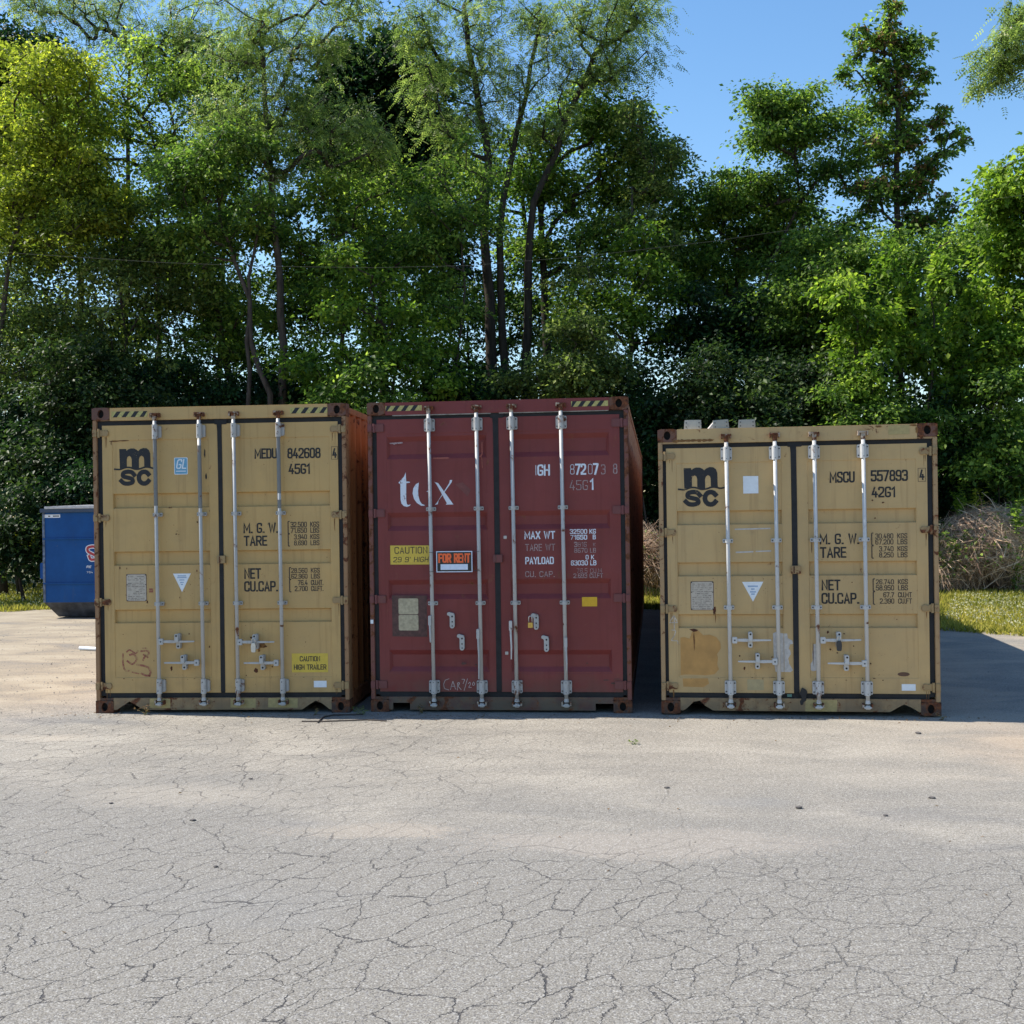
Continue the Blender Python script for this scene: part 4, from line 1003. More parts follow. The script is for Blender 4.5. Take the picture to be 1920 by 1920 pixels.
SPOTS = [(85, 1352, .30, (.13, .135, .145), .8, 3.0), (95, 1385, .22, (.50, .42, .33), .8, 3.2), (1880, 1590, .20, (.12, .12, .125), .75, 2.5), (1700, 1530, .20, (.15, .15, .155), .5, 3.0),
         (690, 1555, .25, (.50, .42, .33), .6, 2.6), (580, 1545, .14, (.17, .175, .19), .5, 2.4), (1370, 1505, .14, (.20, .205, .21), .6, 2.4), (420, 1700, .4, (.20, .205, .21), .4, 2.0), (1180, 1580, .35, (.50, .43, .36), .5, 3.0), (330, 1490, .3, (.48, .42, .34), .5, 3.0)]

gt_ = NT('dirt ground'); gc = gt_.coord()
gn = gt_.noise(gc, .7, 5, .6); gn2 = gt_.noise(gc, 9, 4, .6)
gcol = gt_.mix(gt_.step(gn, .35, .65), gt_.ramp(gn2, [(.3, (.10, .085, .045)), (.7, (.22, .19, .11))]), gt_.ramp(gn2, [(.3, (.045, .065, .02)), (.7, (.11, .13, .045))]))
gt_.pbr(gcol, .95, 0, gt_.bump(gn2, .6, .05), .2)
me = bpy.data.meshes.new('ground')
me.from_pydata([(-600, -300, -.012), (600, -300, -.012), (600, 900, -.012), (-600, 900, -.012)], [], [(0, 1, 2, 3)]); me.materials.append(gt_.m)
tag(bpy.data.objects.new('ground', me), kind='structure'); COL.objects.link(bpy.data.objects['ground'])

edge = [at(-900, 1143), at(0, 1148), at(45, 1146), at(100, 1140), at(420, 1136), at(1000, 1137), at(1215, 1135), at(1420, 1146), at(1765, 1166), at(1830, 1178), at(1925, 1189), at(2600, 1215)]
edge = [(p[0], p[1]) for p in edge]
fine_e = []
for a, b in zip(edge[:-1], edge[1:]):
    n = max(2, int(math.hypot(b[0]-a[0], b[1]-a[1])/.25))
    for k in range(n):
        f = k/n; fine_e.append((a[0]+(b[0]-a[0])*f+random.uniform(-.03, .03), a[1]+(b[1]-a[1])*f+random.uniform(-.10, .10)))
fine_e.append(edge[-1])
bm = bmesh.new()
vsx = [bm.verts.new((x, y, 0)) for x, y in fine_e] + [bm.verts.new((60, fine_e[-1][1], 0)), bm.verts.new((60, -40, 0)), bm.verts.new((-60, -40, 0)), bm.verts.new((-60, fine_e[0][1], 0))]
f = bm.faces.new(vsx); f.normal_update()
if f.normal.z < 0: f.normal_flip()
bmesh.ops.triangulate(bm, faces=bm.faces)
me = bpy.data.meshes.new('parking_lot'); bm.to_mesh(me); bm.free(); me.materials.append(ground_material())
lot = bpy.data.objects.new('parking_lot', me); COL.objects.link(lot); tag(lot, kind='structure')

# ================================================================== fast mesh from numpy
def np_mesh(name, V, F, mat, parent=None, tone=None):
    """V (n,3); F (m,k) all faces with k corners; tone: per-vertex float"""
    me = bpy.data.meshes.new(name); n = len(V); m, k = F.shape
    me.vertices.add(n); me.vertices.foreach_set('co', np.ascontiguousarray(V, dtype=np.float32).ravel())
    me.loops.add(m*k); me.loops.foreach_set('vertex_index', np.ascontiguousarray(F, dtype=np.int32).ravel())
    me.polygons.add(m); me.polygons.foreach_set('loop_start', np.arange(0, m*k, k, dtype=np.int32))
    me.polygons.foreach_set('loop_total', np.full(m, k, dtype=np.int32))
    if tone is not None:
        a = me.attributes.new('tone', 'FLOAT', 'POINT'); a.data.foreach_set('value', np.ascontiguousarray(tone, dtype=np.float32))
    me.update(calc_edges=True); me.materials.append(mat)
    o = bpy.data.objects.new(name, me); COL.objects.link(o)
    if parent: o.parent = parent
    return o

def norm(a): return a/np.maximum(np.linalg.norm(a, axis=-1, keepdims=True), 1e-9)

def leaf_arrays(pos, axis, nrm_, ln, wd, tone, fold=.25):
    """rhombic folded leaves; returns V, F (2 triangles each), tone per vertex"""
    n = len(pos); side = norm(np.cross(axis, nrm_)); up = np.cross(side, axis)
    ln = np.broadcast_to(ln, (n,))[:, None]; wd = np.broadcast_to(wd, (n,))[:, None]
    V = np.empty((n, 4, 3))
    V[:, 0] = pos; V[:, 1] = pos+axis*ln*.45+side*wd*.5+up*wd*fold*.5
    V[:, 2] = pos+axis*ln-up*ln*.12; V[:, 3] = pos+axis*ln*.45-side*wd*.5+up*wd*fold*.5
    i = np.arange(n)*4
    F = np.concatenate([np.stack([i, i+1, i+2], 1), np.stack([i, i+2, i+3], 1)])
    return V.reshape(-1, 3), F, np.repeat(tone, 4)

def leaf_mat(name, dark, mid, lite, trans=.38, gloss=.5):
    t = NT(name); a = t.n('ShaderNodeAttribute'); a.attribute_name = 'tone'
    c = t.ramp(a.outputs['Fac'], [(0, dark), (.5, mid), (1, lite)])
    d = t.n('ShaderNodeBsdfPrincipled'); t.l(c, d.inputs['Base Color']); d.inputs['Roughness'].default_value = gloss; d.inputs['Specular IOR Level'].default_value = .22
    tr = t.n('ShaderNodeBsdfTranslucent'); tc = t.mix(.75, c, (1.0, 1.25, .25), 'MULTIPLY')
    m2 = t.n('ShaderNodeMix', data_type='RGBA', blend_type='ADD'); m2.inputs[0].default_value = .9; t.l(tc, m2.inputs[6]); t.l(c, m2.inputs[7])
    t.l(m2.outputs[2], tr.inputs[0])
    mx = t.n('ShaderNodeMixShader'); mx.inputs[0].default_value = trans
    t.l(d.outputs[0], mx.inputs[1]); t.l(tr.outputs[0], mx.inputs[2]); t.l(mx.outputs[0], t.out.inputs[0])
    return t.m
LM = {
 'yellow': leaf_mat('yellow green leaves', (.070, .10, .014), (.20, .235, .028), (.52, .52, .07), .48),
 'lime': leaf_mat('lime green leaves', (.052, .090, .018), (.155, .225, .036), (.42, .48, .09), .48),
 'mid': leaf_mat('mid green leaves', (.030, .066, .016), (.098, .168, .032), (.33, .42, .08), .48),
 'dark': leaf_mat('dark green leaves', (.007, .022, .009), (.016, .045, .014), (.038, .085, .020), .25),  # on the low shrubs this darkness also stands in for crown shade
 'bright': leaf_mat('bright green leaves', (.040, .085, .014), (.12, .20, .024), (.34, .43, .06), .46),
 'locust': leaf_mat('locust leaflets', (.060, .095, .030), (.15, .21, .06), (.36, .42, .13), .44),
 'olive': leaf_mat('olive leaves', (.034, .056, .017), (.105, .148, .040), (.34, .38, .11), .48),
 'blue': leaf_mat('blue green leaves', (.020, .050, .022), (.068, .130, .042), (.25, .35, .10), .44),
 'deep': leaf_mat('leaves with painted shade', (.010, .026, .010), (.024, .050, .015), (.075, .115, .028), .3),  # shade of the crowns is put into these greens for the lower storey
 'grass': leaf_mat('grass blades', (.09, .11, .018), (.23, .23, .045), (.44, .37, .09), .35, .7),
 'dry': leaf_mat('dry leaves', (.10, .06, .03), (.20, .12, .06), (.30, .20, .11), .2, .7),
 'flower': leaf_mat('cream blossom', (.34, .32, .20), (.48, .46, .33), (.62, .60, .48), .3, .6),
}
def bark_mat(name, a, b):
    t = NT(name); n = t.noise(t.coord((6, 6, 1.2)), 2.2, 5, .65)
    return t.pbr(t.ramp(n, [(.3, a), (.7, b)]), .9, 0, t.bump(n, .8, .03), .2)
BARK = bark_mat('grey brown bark', (.030, .025, .022), (.095, .075, .062))
BARKD = bark_mat('dark bark', (.020, .017, .015), (.065, .052, .042))

SIDE = CAM_R.copy(); SIDE[2] = 0; SIDE /= np.linalg.norm(SIDE)          # along the tree line
DEEP = np.array([-SIDE[1], SIDE[0], 0.0])                               # away from the road

def seg_tubes(nodes, rad, parent_idx, n=5):
    """tapered limbs for every edge of the branch graph"""
    E = [(i, p) for i, p in enumerate(parent_idx) if p >= 0]
    a = nodes[[p for i, p in E]]; b = nodes[[i for i, p in E]]
    ra = np.minimum(rad[[p for i, p in E]], rad[[i for i, p in E]]*1.35+.004); rb = rad[[i for i, p in E]]
    t = norm(b-a); ref = np.where(np.abs(t[:, 2:3]) < .9, np.array([[0, 0, 1.]]), np.array([[1., 0, 0]]))
    u = norm(np.cross(t, ref)); w = np.cross(t, u); m = len(E)
    an = 2*np.pi*np.arange(n)/n
    ring = u[:, None]*np.cos(an)[None, :, None]+w[:, None]*np.sin(an)[None, :, None]
    V = np.concatenate([a[:, None]+ring*ra[:, None, None], b[:, None]+ring*rb[:, None, None]], 1)
    F = []
    for j in range(n):
        k = (j+1) % n; F.append([j, k, n+k, n+j])
    F = np.array(F)[None]+(np.arange(m)*2*n)[:, None, None]
    return V.reshape(-1, 3), F.reshape(-1, 4)

NLEAF = [0]
def clump_leaves(C, R, per, size, kind, r, tone_c):
    """leaves of all clumps C (n,3) with radii R (n,), per leaves each"""
    n = len(C); idx = np.repeat(np.arange(n), per); N = len(idx)
    d = norm(r.normal(size=(N, 3))); rr = r.random(N)**.45
    off = d*rr[:, None]*R[idx][:, None]; off[:, 2] *= .66
    ca = r.normal(size=(n, 3))*np.array([1, 1, .45]); ca = norm(ca)[idx]
    off = off*.82+ca*np.sum(off*ca, 1, keepdims=True)*1.15; off[:, 2] -= .10*np.sum(off*off, 1)/np.maximum(R[idx], .1)
    if kind == 'shoot':
        off[:, 0] *= .35; off[:, 1] *= .35; off[:, 2] *= 2.2
    if kind == 'droop':
        off[:, 2] *= 1.5; off[:, 2] -= .12*R[idx]
    pos = C[idx]+off
    ax = norm(off*np.array([1, 1, .4])+r.normal(size=(N, 3))*.55*R[idx][:, None]); ax[:, 2] -= .25; ax = norm(ax)
    nr = norm(r.normal(size=(N, 3))*.55+np.array([0, 0, .9])+off/np.maximum(R[idx][:, None], .1)*.35)
    tone = np.clip(tone_c[idx]+r.normal(size=N)*.20, 0, 1)
    if kind == 'pinnate':
        # each entry is one frond of paired leaflets
        k = 9; fl = size*3.1
        ax[:, 2] -= .25; ax = norm(ax); side = norm(np.cross(ax, nr))
        P = []; A = []; Nn = []; T = []
        for j in range(k):
            tpos = (j//2+.4)/(k//2+.4); sg = -1 if j % 2 else 1
            p = pos+ax*fl*tpos; p = p+np.array([0, 0, -1.])*fl*.22*tpos**2
            if j == k-1: a_ = ax
            else: a_ = norm(side*sg+ax*.45)
            P.append(p); A.append(a_); Nn.append(nr); T.append(tone)
        pos = np.concatenate(P); ax = np.concatenate(A); nr = np.concatenate(Nn); tone = np.concatenate(T)
        ln = size*r.uniform(.75, 1.15, len(pos)); wd = ln*.48
    else:
        ln = size*r.uniform(.45, 1.45, N); wd = ln*r.uniform(.5, .75, N)
    NLEAF[0] += len(pos)
    return leaf_arrays(pos, ax, nr, ln, wd, tone)

def make_tree(label, base_px, dist, trunk, blobs, leaf, density=1.0, size=.12, clump=.55, per=60, kind='leaf', bark=None, name='tree', cat='tree', group='trees behind the containers',
              tr=.13, flowers=0, dry=0, thick=1.0, seed=1, sparse=1.0, branch_only=0, extra_stems=(), rim=5):
    """base_px: x pixel of the foot; trunk: [(px,py)...] guide points upward; blobs: (px, py, rx, ry[, depth shift m]) crown lobes, all at distance dist"""
    r = np.random.default_rng(seed*101+7)
    base = atd(base_px, 960, dist); base[2] = -.05
    pxm = dist/FPX
    root = empty(name, tuple(base)); tag(root, label, cat, group)
    C = []; R = []; TC = []
    full = []
    for bl in blobs:
        full.append((bl[0], bl[1], bl[2]*.86, bl[3]*.86)+tuple(bl[4:]))
        for q in range(rim):
            a_ = r.uniform(0, 6.28); f_ = r.uniform(.20, .42)
            full.append((bl[0]+bl[2]*math.cos(a_)*.95, bl[1]-bl[3]*math.sin(a_)*.95, bl[2]*f_, bl[3]*f_, (bl[4] if len(bl) > 4 else 0)+r.uniform(-.8, .8)*thick))
    for bl in full:
        cx, cy, rx, ry = bl[:4]; dz = bl[4] if len(bl) > 4 else 0
        c = atd(cx, cy, dist)+DEEP*dz; a, b = rx*pxm, ry*pxm; dd = max(min(a, b), .6)*1.0*thick
        vol = a*b*dd; n = max(5, int(density*vol/(clump**3)*(4.6 if kind != 'pinnate' else 6.0)))
        u = norm(r.normal(size=(n, 3)))*(r.random(n)**.38)[:, None]
        p = c+SIDE*(u[:, :1]*a)+DEEP*(u[:, 1:2]*dd)+np.array([0, 0, 1.])*(u[:, 2:3]*b)
        C.append(p); R.append(np.full(n, clump)*r.uniform(.6, 1.6, n)); TC.append(np.clip(.42+.12*u[:, 2]+r.normal(size=n)*.20, .05, .95))  # lobe tops get a lighter tone, a sunlit look put into the colour
    C = np.concatenate(C); R = np.concatenate(R); TC = np.concatenate(TC)
    keep = C[:, 2] > .25; C, R, TC = C[keep], R[keep], TC[keep]
    # trunk nodes
    def path(pts, z_first):
        P = []
        for k, (x, y) in enumerate(pts):
            q = atd(x, y, dist) if k or z_first is None else np.array([*atd(x, 960, dist)[:2], z_first]); P.append(q)
        out = []
        for a, b in zip(P[:-1], P[1:]):
            m = max(2, int(np.linalg.norm(b-a)/.7))
            for k in range(m): out.append(a+(b-a)*k/m+r.normal(size=3)*.03)
        out.append(P[-1]); return np.array(out)
    tn = path([(base_px, 960)]+trunk, -.05)
    nodes = [*tn]; par = [-1]+list(range(len(tn)-1)); istrunk = [True]*len(tn)
    for es in extra_stems:
        q = path([(es[0][0], 960)]+list(es[1:]), -.05); s0 = len(nodes)
        nodes += [*q]; par += [-1]+list(range(s0, s0+len(q)-1)); istrunk += [True]*len(q)
    ntr = len(nodes)
    N = np.zeros((ntr+3*len(C)+5, 3)); N[:ntr] = nodes; cnt = ntr
    dts = np.min(np.linalg.norm(C[:, None]-np.array(nodes)[None], axis=2), axis=1)
    tip = [0]*cnt
    for i in np.argsort(dts):
        c = C[i]; dv = c-N[:cnt]; dl_ = np.linalg.norm(dv, axis=1)
        cost = dl_+1.3*np.maximum(0, .35*dl_-dv[:, 2])
        cost[:2] += 1.5
        j = int(np.argmin(cost)); a = N[j]; L_ = dl_[j]
        if L_ > .8:
            m1 = a+(c-a)*.5+np.array([0, 0, .10*L_])*r.uniform(-.6, .9)+r.normal(size=3)*.06*L_
            N[cnt] = m1; par.append(j); tip.append(0); j = cnt; cnt += 1
        N[cnt] = c; par.append(j); tip.append(1); cnt += 1
    N = N[:cnt]; load = np.array([.00005*t_+.00001 for t_ in tip]); 
    for i in range(cnt-1, -1, -1):
        if par[i] >= 0 and i >= ntr: load[par[i]] += load[i]
    rad = np.sqrt(np.maximum(load, 2.5e-5))
    m = max(rad[ntr:].max() if cnt > ntr else .05, .02); sc = min(1.0, tr*.6/m); rad[ntr:] *= sc
    # trunk radius tapers
    s0 = 0; tnodes = []
    starts = [i for i in range(ntr) if par[i] == -1]+[ntr]
    for a, b in zip(starts[:-1], starts[1:]):
        w = 1.0 if a == 0 else .8
        k = np.linspace(0, 1, b-a); rr = tr*w*(1-.72*k); rr[0] *= 1.35; rad[a:b] = rr
        mbt = MB(); mbt.tube([tuple(p-base) for p in N[a:b]], [float(x) for x in rr], 9)
        mbt.build('trunk', bark or BARK, root, smooth=True, fix=False)
    br_par = [par[i] if i >= ntr else -1 for i in range(cnt)]
    V, F = seg_tubes(N-base, rad, br_par)
    tag(np_mesh('limbs', V, F, bark or BARK, root), kind='stuff')
    if branch_only:
        pass
    V, F, T_ = clump_leaves(C-base, R*.92, max(4, int(per*sparse*(1.55 if kind != 'pinnate' else 1.5))), size*(.98 if kind != 'pinnate' else 1.15), kind, r, TC)
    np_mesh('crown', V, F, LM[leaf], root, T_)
    if flowers:
        sel = r.choice(len(C), max(1, int(len(C)*flowers)), replace=False); n = len(sel)
        FC = C[sel]-base+r.normal(size=(n, 3))*R[sel][:, None]*.35
        V, F, T_ = clump_leaves(FC, np.full(n, .13), 16, .055, 'droop', r, np.full(n, .6))
        np_mesh('blossom', V, F, LM['flower'], root, T_)
    if dry:
        sel = r.choice(len(C), max(1, int(len(C)*dry)), replace=False); n = len(sel)
        V, F, T_ = clump_leaves(C[sel]-base, R[sel]*.8, 22, .10, 'leaf', r, np.full(n, .5))
        np_mesh('dry_leaves', V, F, LM['dry'], root, T_)
    return root

# ---- the trees, left to right, far ones first
MT = make_tree
MT('dark broadleaf tree in the far left corner behind the yellow-green one', -40, 37, [(-30, 700), (-10, 300), (20, 120)], [(10, 110, 110, 90), (70, 150, 60, 70), (-60, 220, 110, 120), (20, 330, 120, 120)], 'dark', seed=1, size=.15, tr=.2, per=70)
MT('yellow-green tree leaning in at the left edge, sunlit', 0, 29, [(-10, 700), (20, 480), (60, 330)], [(60, 130, 60, 45), (20, 220, 80, 75), (150, 300, 40, 40), (180, 380, 45, 35), (130, 150, 40, 35), (110, 215, 60, 60), (30, 330, 95, 85), (0, 430, 90, 60), (120, 330, 60, 70), (90, 420, 90, 60)], 'yellow', seed=2, size=.10, clump=.42, per=44, density=.6, rim=7)
MT('airy flowering tree with bare dark forks against the sky, top left', 230, 34, [(235, 700), (238, 420), (240, 120), (232, 50)], [(110, 10, 60, 22), (180, 30, 45, 25), (240, 5, 60, 26), (310, 40, 50, 30), (370, 10, 50, 30), (230, 75, 60, 28), (330, 100, 55, 32), (60, -20, 60, 22), (400, 70, 50, 35)], 'locust', seed=3, size=.055, kind='pinnate', per=9, clump=.48, density=.42, flowers=.30, tr=.12, bark=BARKD)
MT('thin-leaved tree with blue sky showing through, left of the tall trunks', 300, 31, [(298, 700), (296, 460), (300, 320), (280, 230)], [(210, 150, 75, 65), (310, 130, 70, 60), (250, 240, 95, 70), (360, 230, 70, 75), (180, 260, 60, 60), (150, 360, 70, 60), (300, 350, 60, 50), (380, 340, 50, 60)], 'lime', seed=4, size=.095, clump=.42, per=40, density=.55, tr=.09)
MT('olive green tree behind the left container, dense and shaded low down', 215, 29.5, [(225, 740), (235, 640), (222, 520), (232, 440)], [(130, 470, 110, 70), (260, 440, 90, 55), (60, 540, 110, 80), (190, 560, 100, 70), (320, 520, 70, 60), (260, 640, 90, 60), (130, 660, 110, 70), (30, 680, 90, 90)], 'olive', seed=5, size=.10, clump=.5, per=54, density=.8, tr=.07)
MT('flowering locust with the straight tall trunk behind the left container', 532, 29, [(530, 700), (522, 480), (507, 320), (500, 240), (490, 120), (488, 20)], [(430, 90, 55, 40), (480, 30, 60, 40), (560, 60, 80, 45), (600, 130, 70, 40), (500, 200, 85, 45), (600, 210, 90, 45), (440, 230, 60, 45), (560, 290, 80, 40), (680, 250, 50, 40), (660, 40, 60, 40)], 'locust', seed=6, size=.056, kind='pinnate', per=13, clump=.46, density=.62, flowers=.42, tr=.14)
MT('slender tree with a pale leaning trunk, left of the straight trunk', 508, 28.5, [(505, 740), (470, 640), (464, 560), (440, 490), (415, 420), (405, 340)], [(400, 300, 60, 55), (440, 390, 65, 55), (360, 400, 55, 60), (450, 300, 50, 40), (410, 470, 60, 40), (330, 300, 40, 40)], 'mid', seed=7, size=.10, clump=.42, per=50, density=.7, tr=.10, extra_stems=[[(464, 0), (464, 640), (468, 520), (482, 430), (487, 330)]])
MT('tree with a tilted trunk showing low behind the left container', 440, 30.5, [(440, 730), (425, 680), (405, 560), (385, 480), (372, 400)], [(350, 420, 60, 45), (300, 480, 55, 45), (370, 560, 50, 40), (430, 590, 50, 45), (330, 650, 80, 60), (420, 700, 60, 45)], 'mid', seed=8, size=.11, clump=.46, per=48, density=.62, tr=.14)
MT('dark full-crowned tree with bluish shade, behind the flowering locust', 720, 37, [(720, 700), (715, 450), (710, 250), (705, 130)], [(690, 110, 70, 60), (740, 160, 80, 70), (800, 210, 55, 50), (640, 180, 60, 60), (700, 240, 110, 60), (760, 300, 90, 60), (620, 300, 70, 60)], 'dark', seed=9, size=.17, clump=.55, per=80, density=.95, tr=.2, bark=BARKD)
MT('bushy green tree over the gap between the left and red containers', 640, 30, [(640, 700), (650, 560), (620, 450), (640, 350)], [(600, 360, 90, 50), (700, 350, 90, 50), (560, 440, 80, 55), (650, 450, 90, 50), (740, 430, 80, 60), (620, 540, 90, 45), (720, 560, 90, 50), (800, 400, 60, 60), (570, 600, 60, 40)], 'mid', seed=10, size=.115, clump=.48, per=54, density=.66, tr=.10)
MT('bright-tipped low tree just behind the red container roof', 740, 28, [(742, 740), (735, 650), (700, 560)], [(680, 520, 60, 35), (700, 600, 70, 40), (770, 640, 70, 50), (690, 690, 90, 45), (800, 700, 70, 45), (620, 670, 60, 50)], 'bright', seed=11, size=.12, clump=.42, per=36, density=.55, tr=.07)
MT('tall fan-shaped locust with many dark upright limbs, centre', 925, 31, [(922, 700), (918, 560), (908, 440), (915, 300), (900, 200), (880, 90), (870, 10)], [(850, 60, 70, 45), (930, 20, 80, 40), (1010, 60, 80, 50), (1090, 20, 70, 40), (900, 150, 70, 50), (990, 170, 90, 60), (830, 160, 40, 50), (1080, 130, 70, 55), (1150, 60, 70, 40), (1210, 15, 45, 28), (1170, 110, 50, 30), (870, 240, 60, 40), (960, 250, 90, 45), (790, 30, 50, 45)], 'locust', seed=12, size=.058, kind='pinnate', per=12, clump=.48, density=.50, flowers=.12, tr=.20, bark=BARKD, extra_stems=[[(945, 0), (945, 700), (938, 560), (935, 440), (960, 300), (985, 180), (1010, 60)], [(985, 0), (985, 700), (990, 500), (1000, 380), (1060, 230), (1120, 100), (1190, 50)]])
MT('broad-leaved tree filling the middle of the central locust, blue sky at its right', 1030, 32.5, [(1025, 700), (1020, 520), (1010, 400), (1040, 260)], [(1110, 190, 75, 45), (1060, 260, 90, 50), (1140, 250, 60, 45), (980, 320, 70, 50), (1080, 340, 100, 55), (1190, 330, 60, 50), (1150, 400, 80, 50), (1020, 430, 90, 45), (1230, 290, 40, 35), (1240, 370, 35, 40), (1100, 470, 90, 40)], 'mid', seed=13, size=.12, clump=.46, per=52, density=.66, tr=.2, bark=BARKD)
MT('drooping tree with ragged edge right of the central locust', 1190, 30.5, [(1180, 700), (1190, 500), (1185, 350)], [(1230, 270, 35, 30), (1200, 230, 35, 25), (1245, 330, 28, 35), (1205, 400, 45, 50), (1150, 520, 70, 45), (1230, 440, 30, 40), (1090, 560, 80, 45)], 'olive', seed=14, size=.09, clump=.38, per=40, density=.6, tr=.09)
MT('small crooked sapling trunk seen through the gap over the red container', 852, 29, [(855, 690), (862, 620), (872, 540), (868, 480), (862, 420)], [(840, 400, 50, 40), (890, 430, 40, 35), (830, 470, 50, 35), (880, 330, 60, 45), (850, 560, 35, 25)], 'mid', seed=15, size=.10, clump=.38, per=36, density=.5, tr=.055)
MT('shaded tree behind the small sapling, left of the dark twin trunks', 800, 36, [(800, 700), (795, 500), (790, 350)], [(790, 330, 70, 50), (850, 300, 60, 45), (780, 450, 70, 45), (830, 500, 50, 30)], 'dark', seed=16, size=.14, clump=.5, per=54, density=.6, tr=.14, bark=BARKD)
MT('rounded bush-like tree above the right end of the red container', 1080, 27.5, [(1082, 740), (1080, 690)], [(1060, 690, 80, 50), (1120, 680, 45, 55), (1010, 710, 60, 40), (1090, 640, 50, 30)], 'olive', seed=17, size=.095, clump=.4, per=60, density=.95, tr=.06)
MT('green-tipped tree with fronds over the dark gap beside the red container', 1170, 30, [(1175, 740), (1190, 640), (1180, 560)], [(1150, 600, 60, 35), (1190, 560, 50, 30), (1230, 600, 50, 40), (1100, 580, 60, 35), (1200, 480, 50, 35), (1260, 520, 50, 45)], 'bright', seed=18, size=.11, clump=.42, per=34, density=.5, tr=.06)
MT('loose-branched tree against the sky left of the vine-clad tree', 1400, 32, [(1402, 700), (1440, 500), (1500, 380), (1490, 260)], [(1480, 200, 55, 35), (1440, 230, 45, 25), (1540, 220, 60, 45), (1590, 250, 60, 55), (1520, 290, 70, 45), (1430, 190, 28, 14), (1425, 260, 20, 12), (1600, 330, 60, 50), (1490, 340, 70, 40), (1400, 350, 60, 30), (1340, 365, 40, 22)], 'mid', seed=19, size=.105, clump=.38, per=44, density=.7, tr=.10)
MT('spreading dark green tree low against the sky, left of the vine-clad one', 1370, 33, [(1372, 700), (1380, 560), (1390, 450)], [(1370, 390, 70, 40), (1450, 400, 80, 50), (1330, 440, 60, 40), (1540, 410, 70, 50), (1400, 470, 90, 40), (1290, 440, 40, 40), (1270, 500, 50, 45), (1500, 480, 80, 40), (1340, 520, 60, 30)], 'mid', seed=20, size=.12, clump=.46, per=56, density=.78, tr=.15, bark=BARKD)
MT('tall narrow tree wrapped in climbing vines, alone against the sky at right', 1690, 31, [(1688, 640), (1686, 450), (1680, 300), (1684, 160), (1668, 50), (1665, -10)], [(1665, 25, 26, 30), (1668, 80, 32, 30), (1618, 60, 14, 12), (1705, 70, 20, 24), (1725, 85, 18, 16), (1690, 120, 45, 30), (1612, 92, 16, 12), (1650, 150, 50, 28), (1590, 138, 18, 12), (1740, 138, 26, 10), (1700, 180, 34, 30), (1640, 195, 26, 20), (1755, 225, 24, 16), (1808, 265, 20, 9), (1775, 255, 18, 10), (1700, 255, 40, 34), (1655, 290, 30, 30), (1735, 310, 34, 34), (1695, 350, 45, 40), (1770, 385, 25, 25), (1640, 370, 35, 40), (1720, 420, 45, 35)], 'mid', seed=21, size=.125, clump=.17, per=15, density=.42, rim=1, thick=.7, tr=.14, dry=.30, bark=BARKD)
MT('leafy green tree beside the foot of the vine-clad tree', 1600, 29.5, [(1602, 740), (1610, 600), (1600, 500)], [(1560, 450, 60, 35), (1630, 470, 60, 40), (1720, 470, 60, 35), (1590, 540, 80, 40), (1500, 540, 70, 45), (1680, 560, 80, 45), (1540, 620, 80, 45), (1440, 600, 70, 50), (1660, 640, 60, 40)], 'mid', seed=22, size=.11, clump=.44, per=54, density=.8, tr=.10)
MT('fresh green sapling with upright leafy shoots, right of the low container top', 1740, 27, [(1745, 760), (1750, 680), (1752, 600)], [(1700, 560, 22, 60), (1760, 520, 20, 60), (1800, 600, 22, 45), (1672, 640, 34, 26), (1735, 650, 55, 35), (1810, 680, 45, 35), (1660, 500, 16, 45), (1780, 730, 50, 28), (1850, 640, 24, 50), (1880, 720, 45, 30), (1830, 560, 16, 40)], 'bright', seed=23, size=.13, clump=.24, per=30, density=1.0, rim=0, kind='shoot', tr=.06)
MT('small broad-leaved tree with sunlit tips above the low tan container', 1600, 26.8, [(1600, 770), (1598, 680), (1605, 590)], [(1590, 560, 35, 22), (1560, 545, 22, 10), (1610, 610, 26, 40), (1600, 680, 28, 40), (1630, 590, 34, 14), (1610, 740, 50, 30)], 'bright', seed=24, size=.13, clump=.26, per=26, density=.7, rim=2, tr=.045)
MT('sunlit light green tree at the right edge, crown cut by the frame', 1935, 27.5, [(1938, 740), (1930, 560), (1920, 400)], [(1905, 330, 30, 35), (1890, 400, 45, 45), (1935, 380, 60, 70), (1870, 470, 40, 40), (1920, 500, 60, 55), (1890, 580, 50, 45), (1950, 620, 60, 60), (1880, 680, 50, 50)], 'bright', seed=25, size=.125, clump=.4, per=56, density=.9, tr=.13)
MT('locust branch reaching in from beyond the right edge, high up', 2090, 24, [(2080, 500), (2060, 260), (2030, 100), (1990, 40)], [(1895, 90, 36, 26), (1880, 130, 30, 22), (1925, 60, 40, 30), (1910, 10, 30, 12), (1960, 110, 50, 35), (1868, 108, 18, 14), (2030, 60, 60, 50), (2080, 140, 70, 60)], 'locust', seed=26, size=.06, kind='pinnate', per=10, clump=.28, density=.35, rim=2, flowers=.12, tr=.14, bark=BARKD)
MT('hazy green tree in the gap between vine-clad tree and right edge', 1800, 33, [(1800, 700), (1805, 560)], [(1800, 440, 45, 28), (1840, 460, 50, 40), (1770, 500, 60, 40), (1830, 550, 70, 50), (1790, 620, 60, 45)], 'mid', seed=27, size=.11, clump=.46, per=52, density=.75, tr=.12)
MT('leafy tree rising behind the centre of the scene, thin trunk', 990, 35, [(990, 700), (985, 450), (970, 300)], [(960, 330, 80, 50), (900, 380, 60, 45), (1000, 520, 70, 50), (930, 560, 50, 30), (1060, 600, 80, 45)], 'mid', seed=28, size=.12, clump=.5, per=46, density=.5, tr=.16, bark=BARKD)
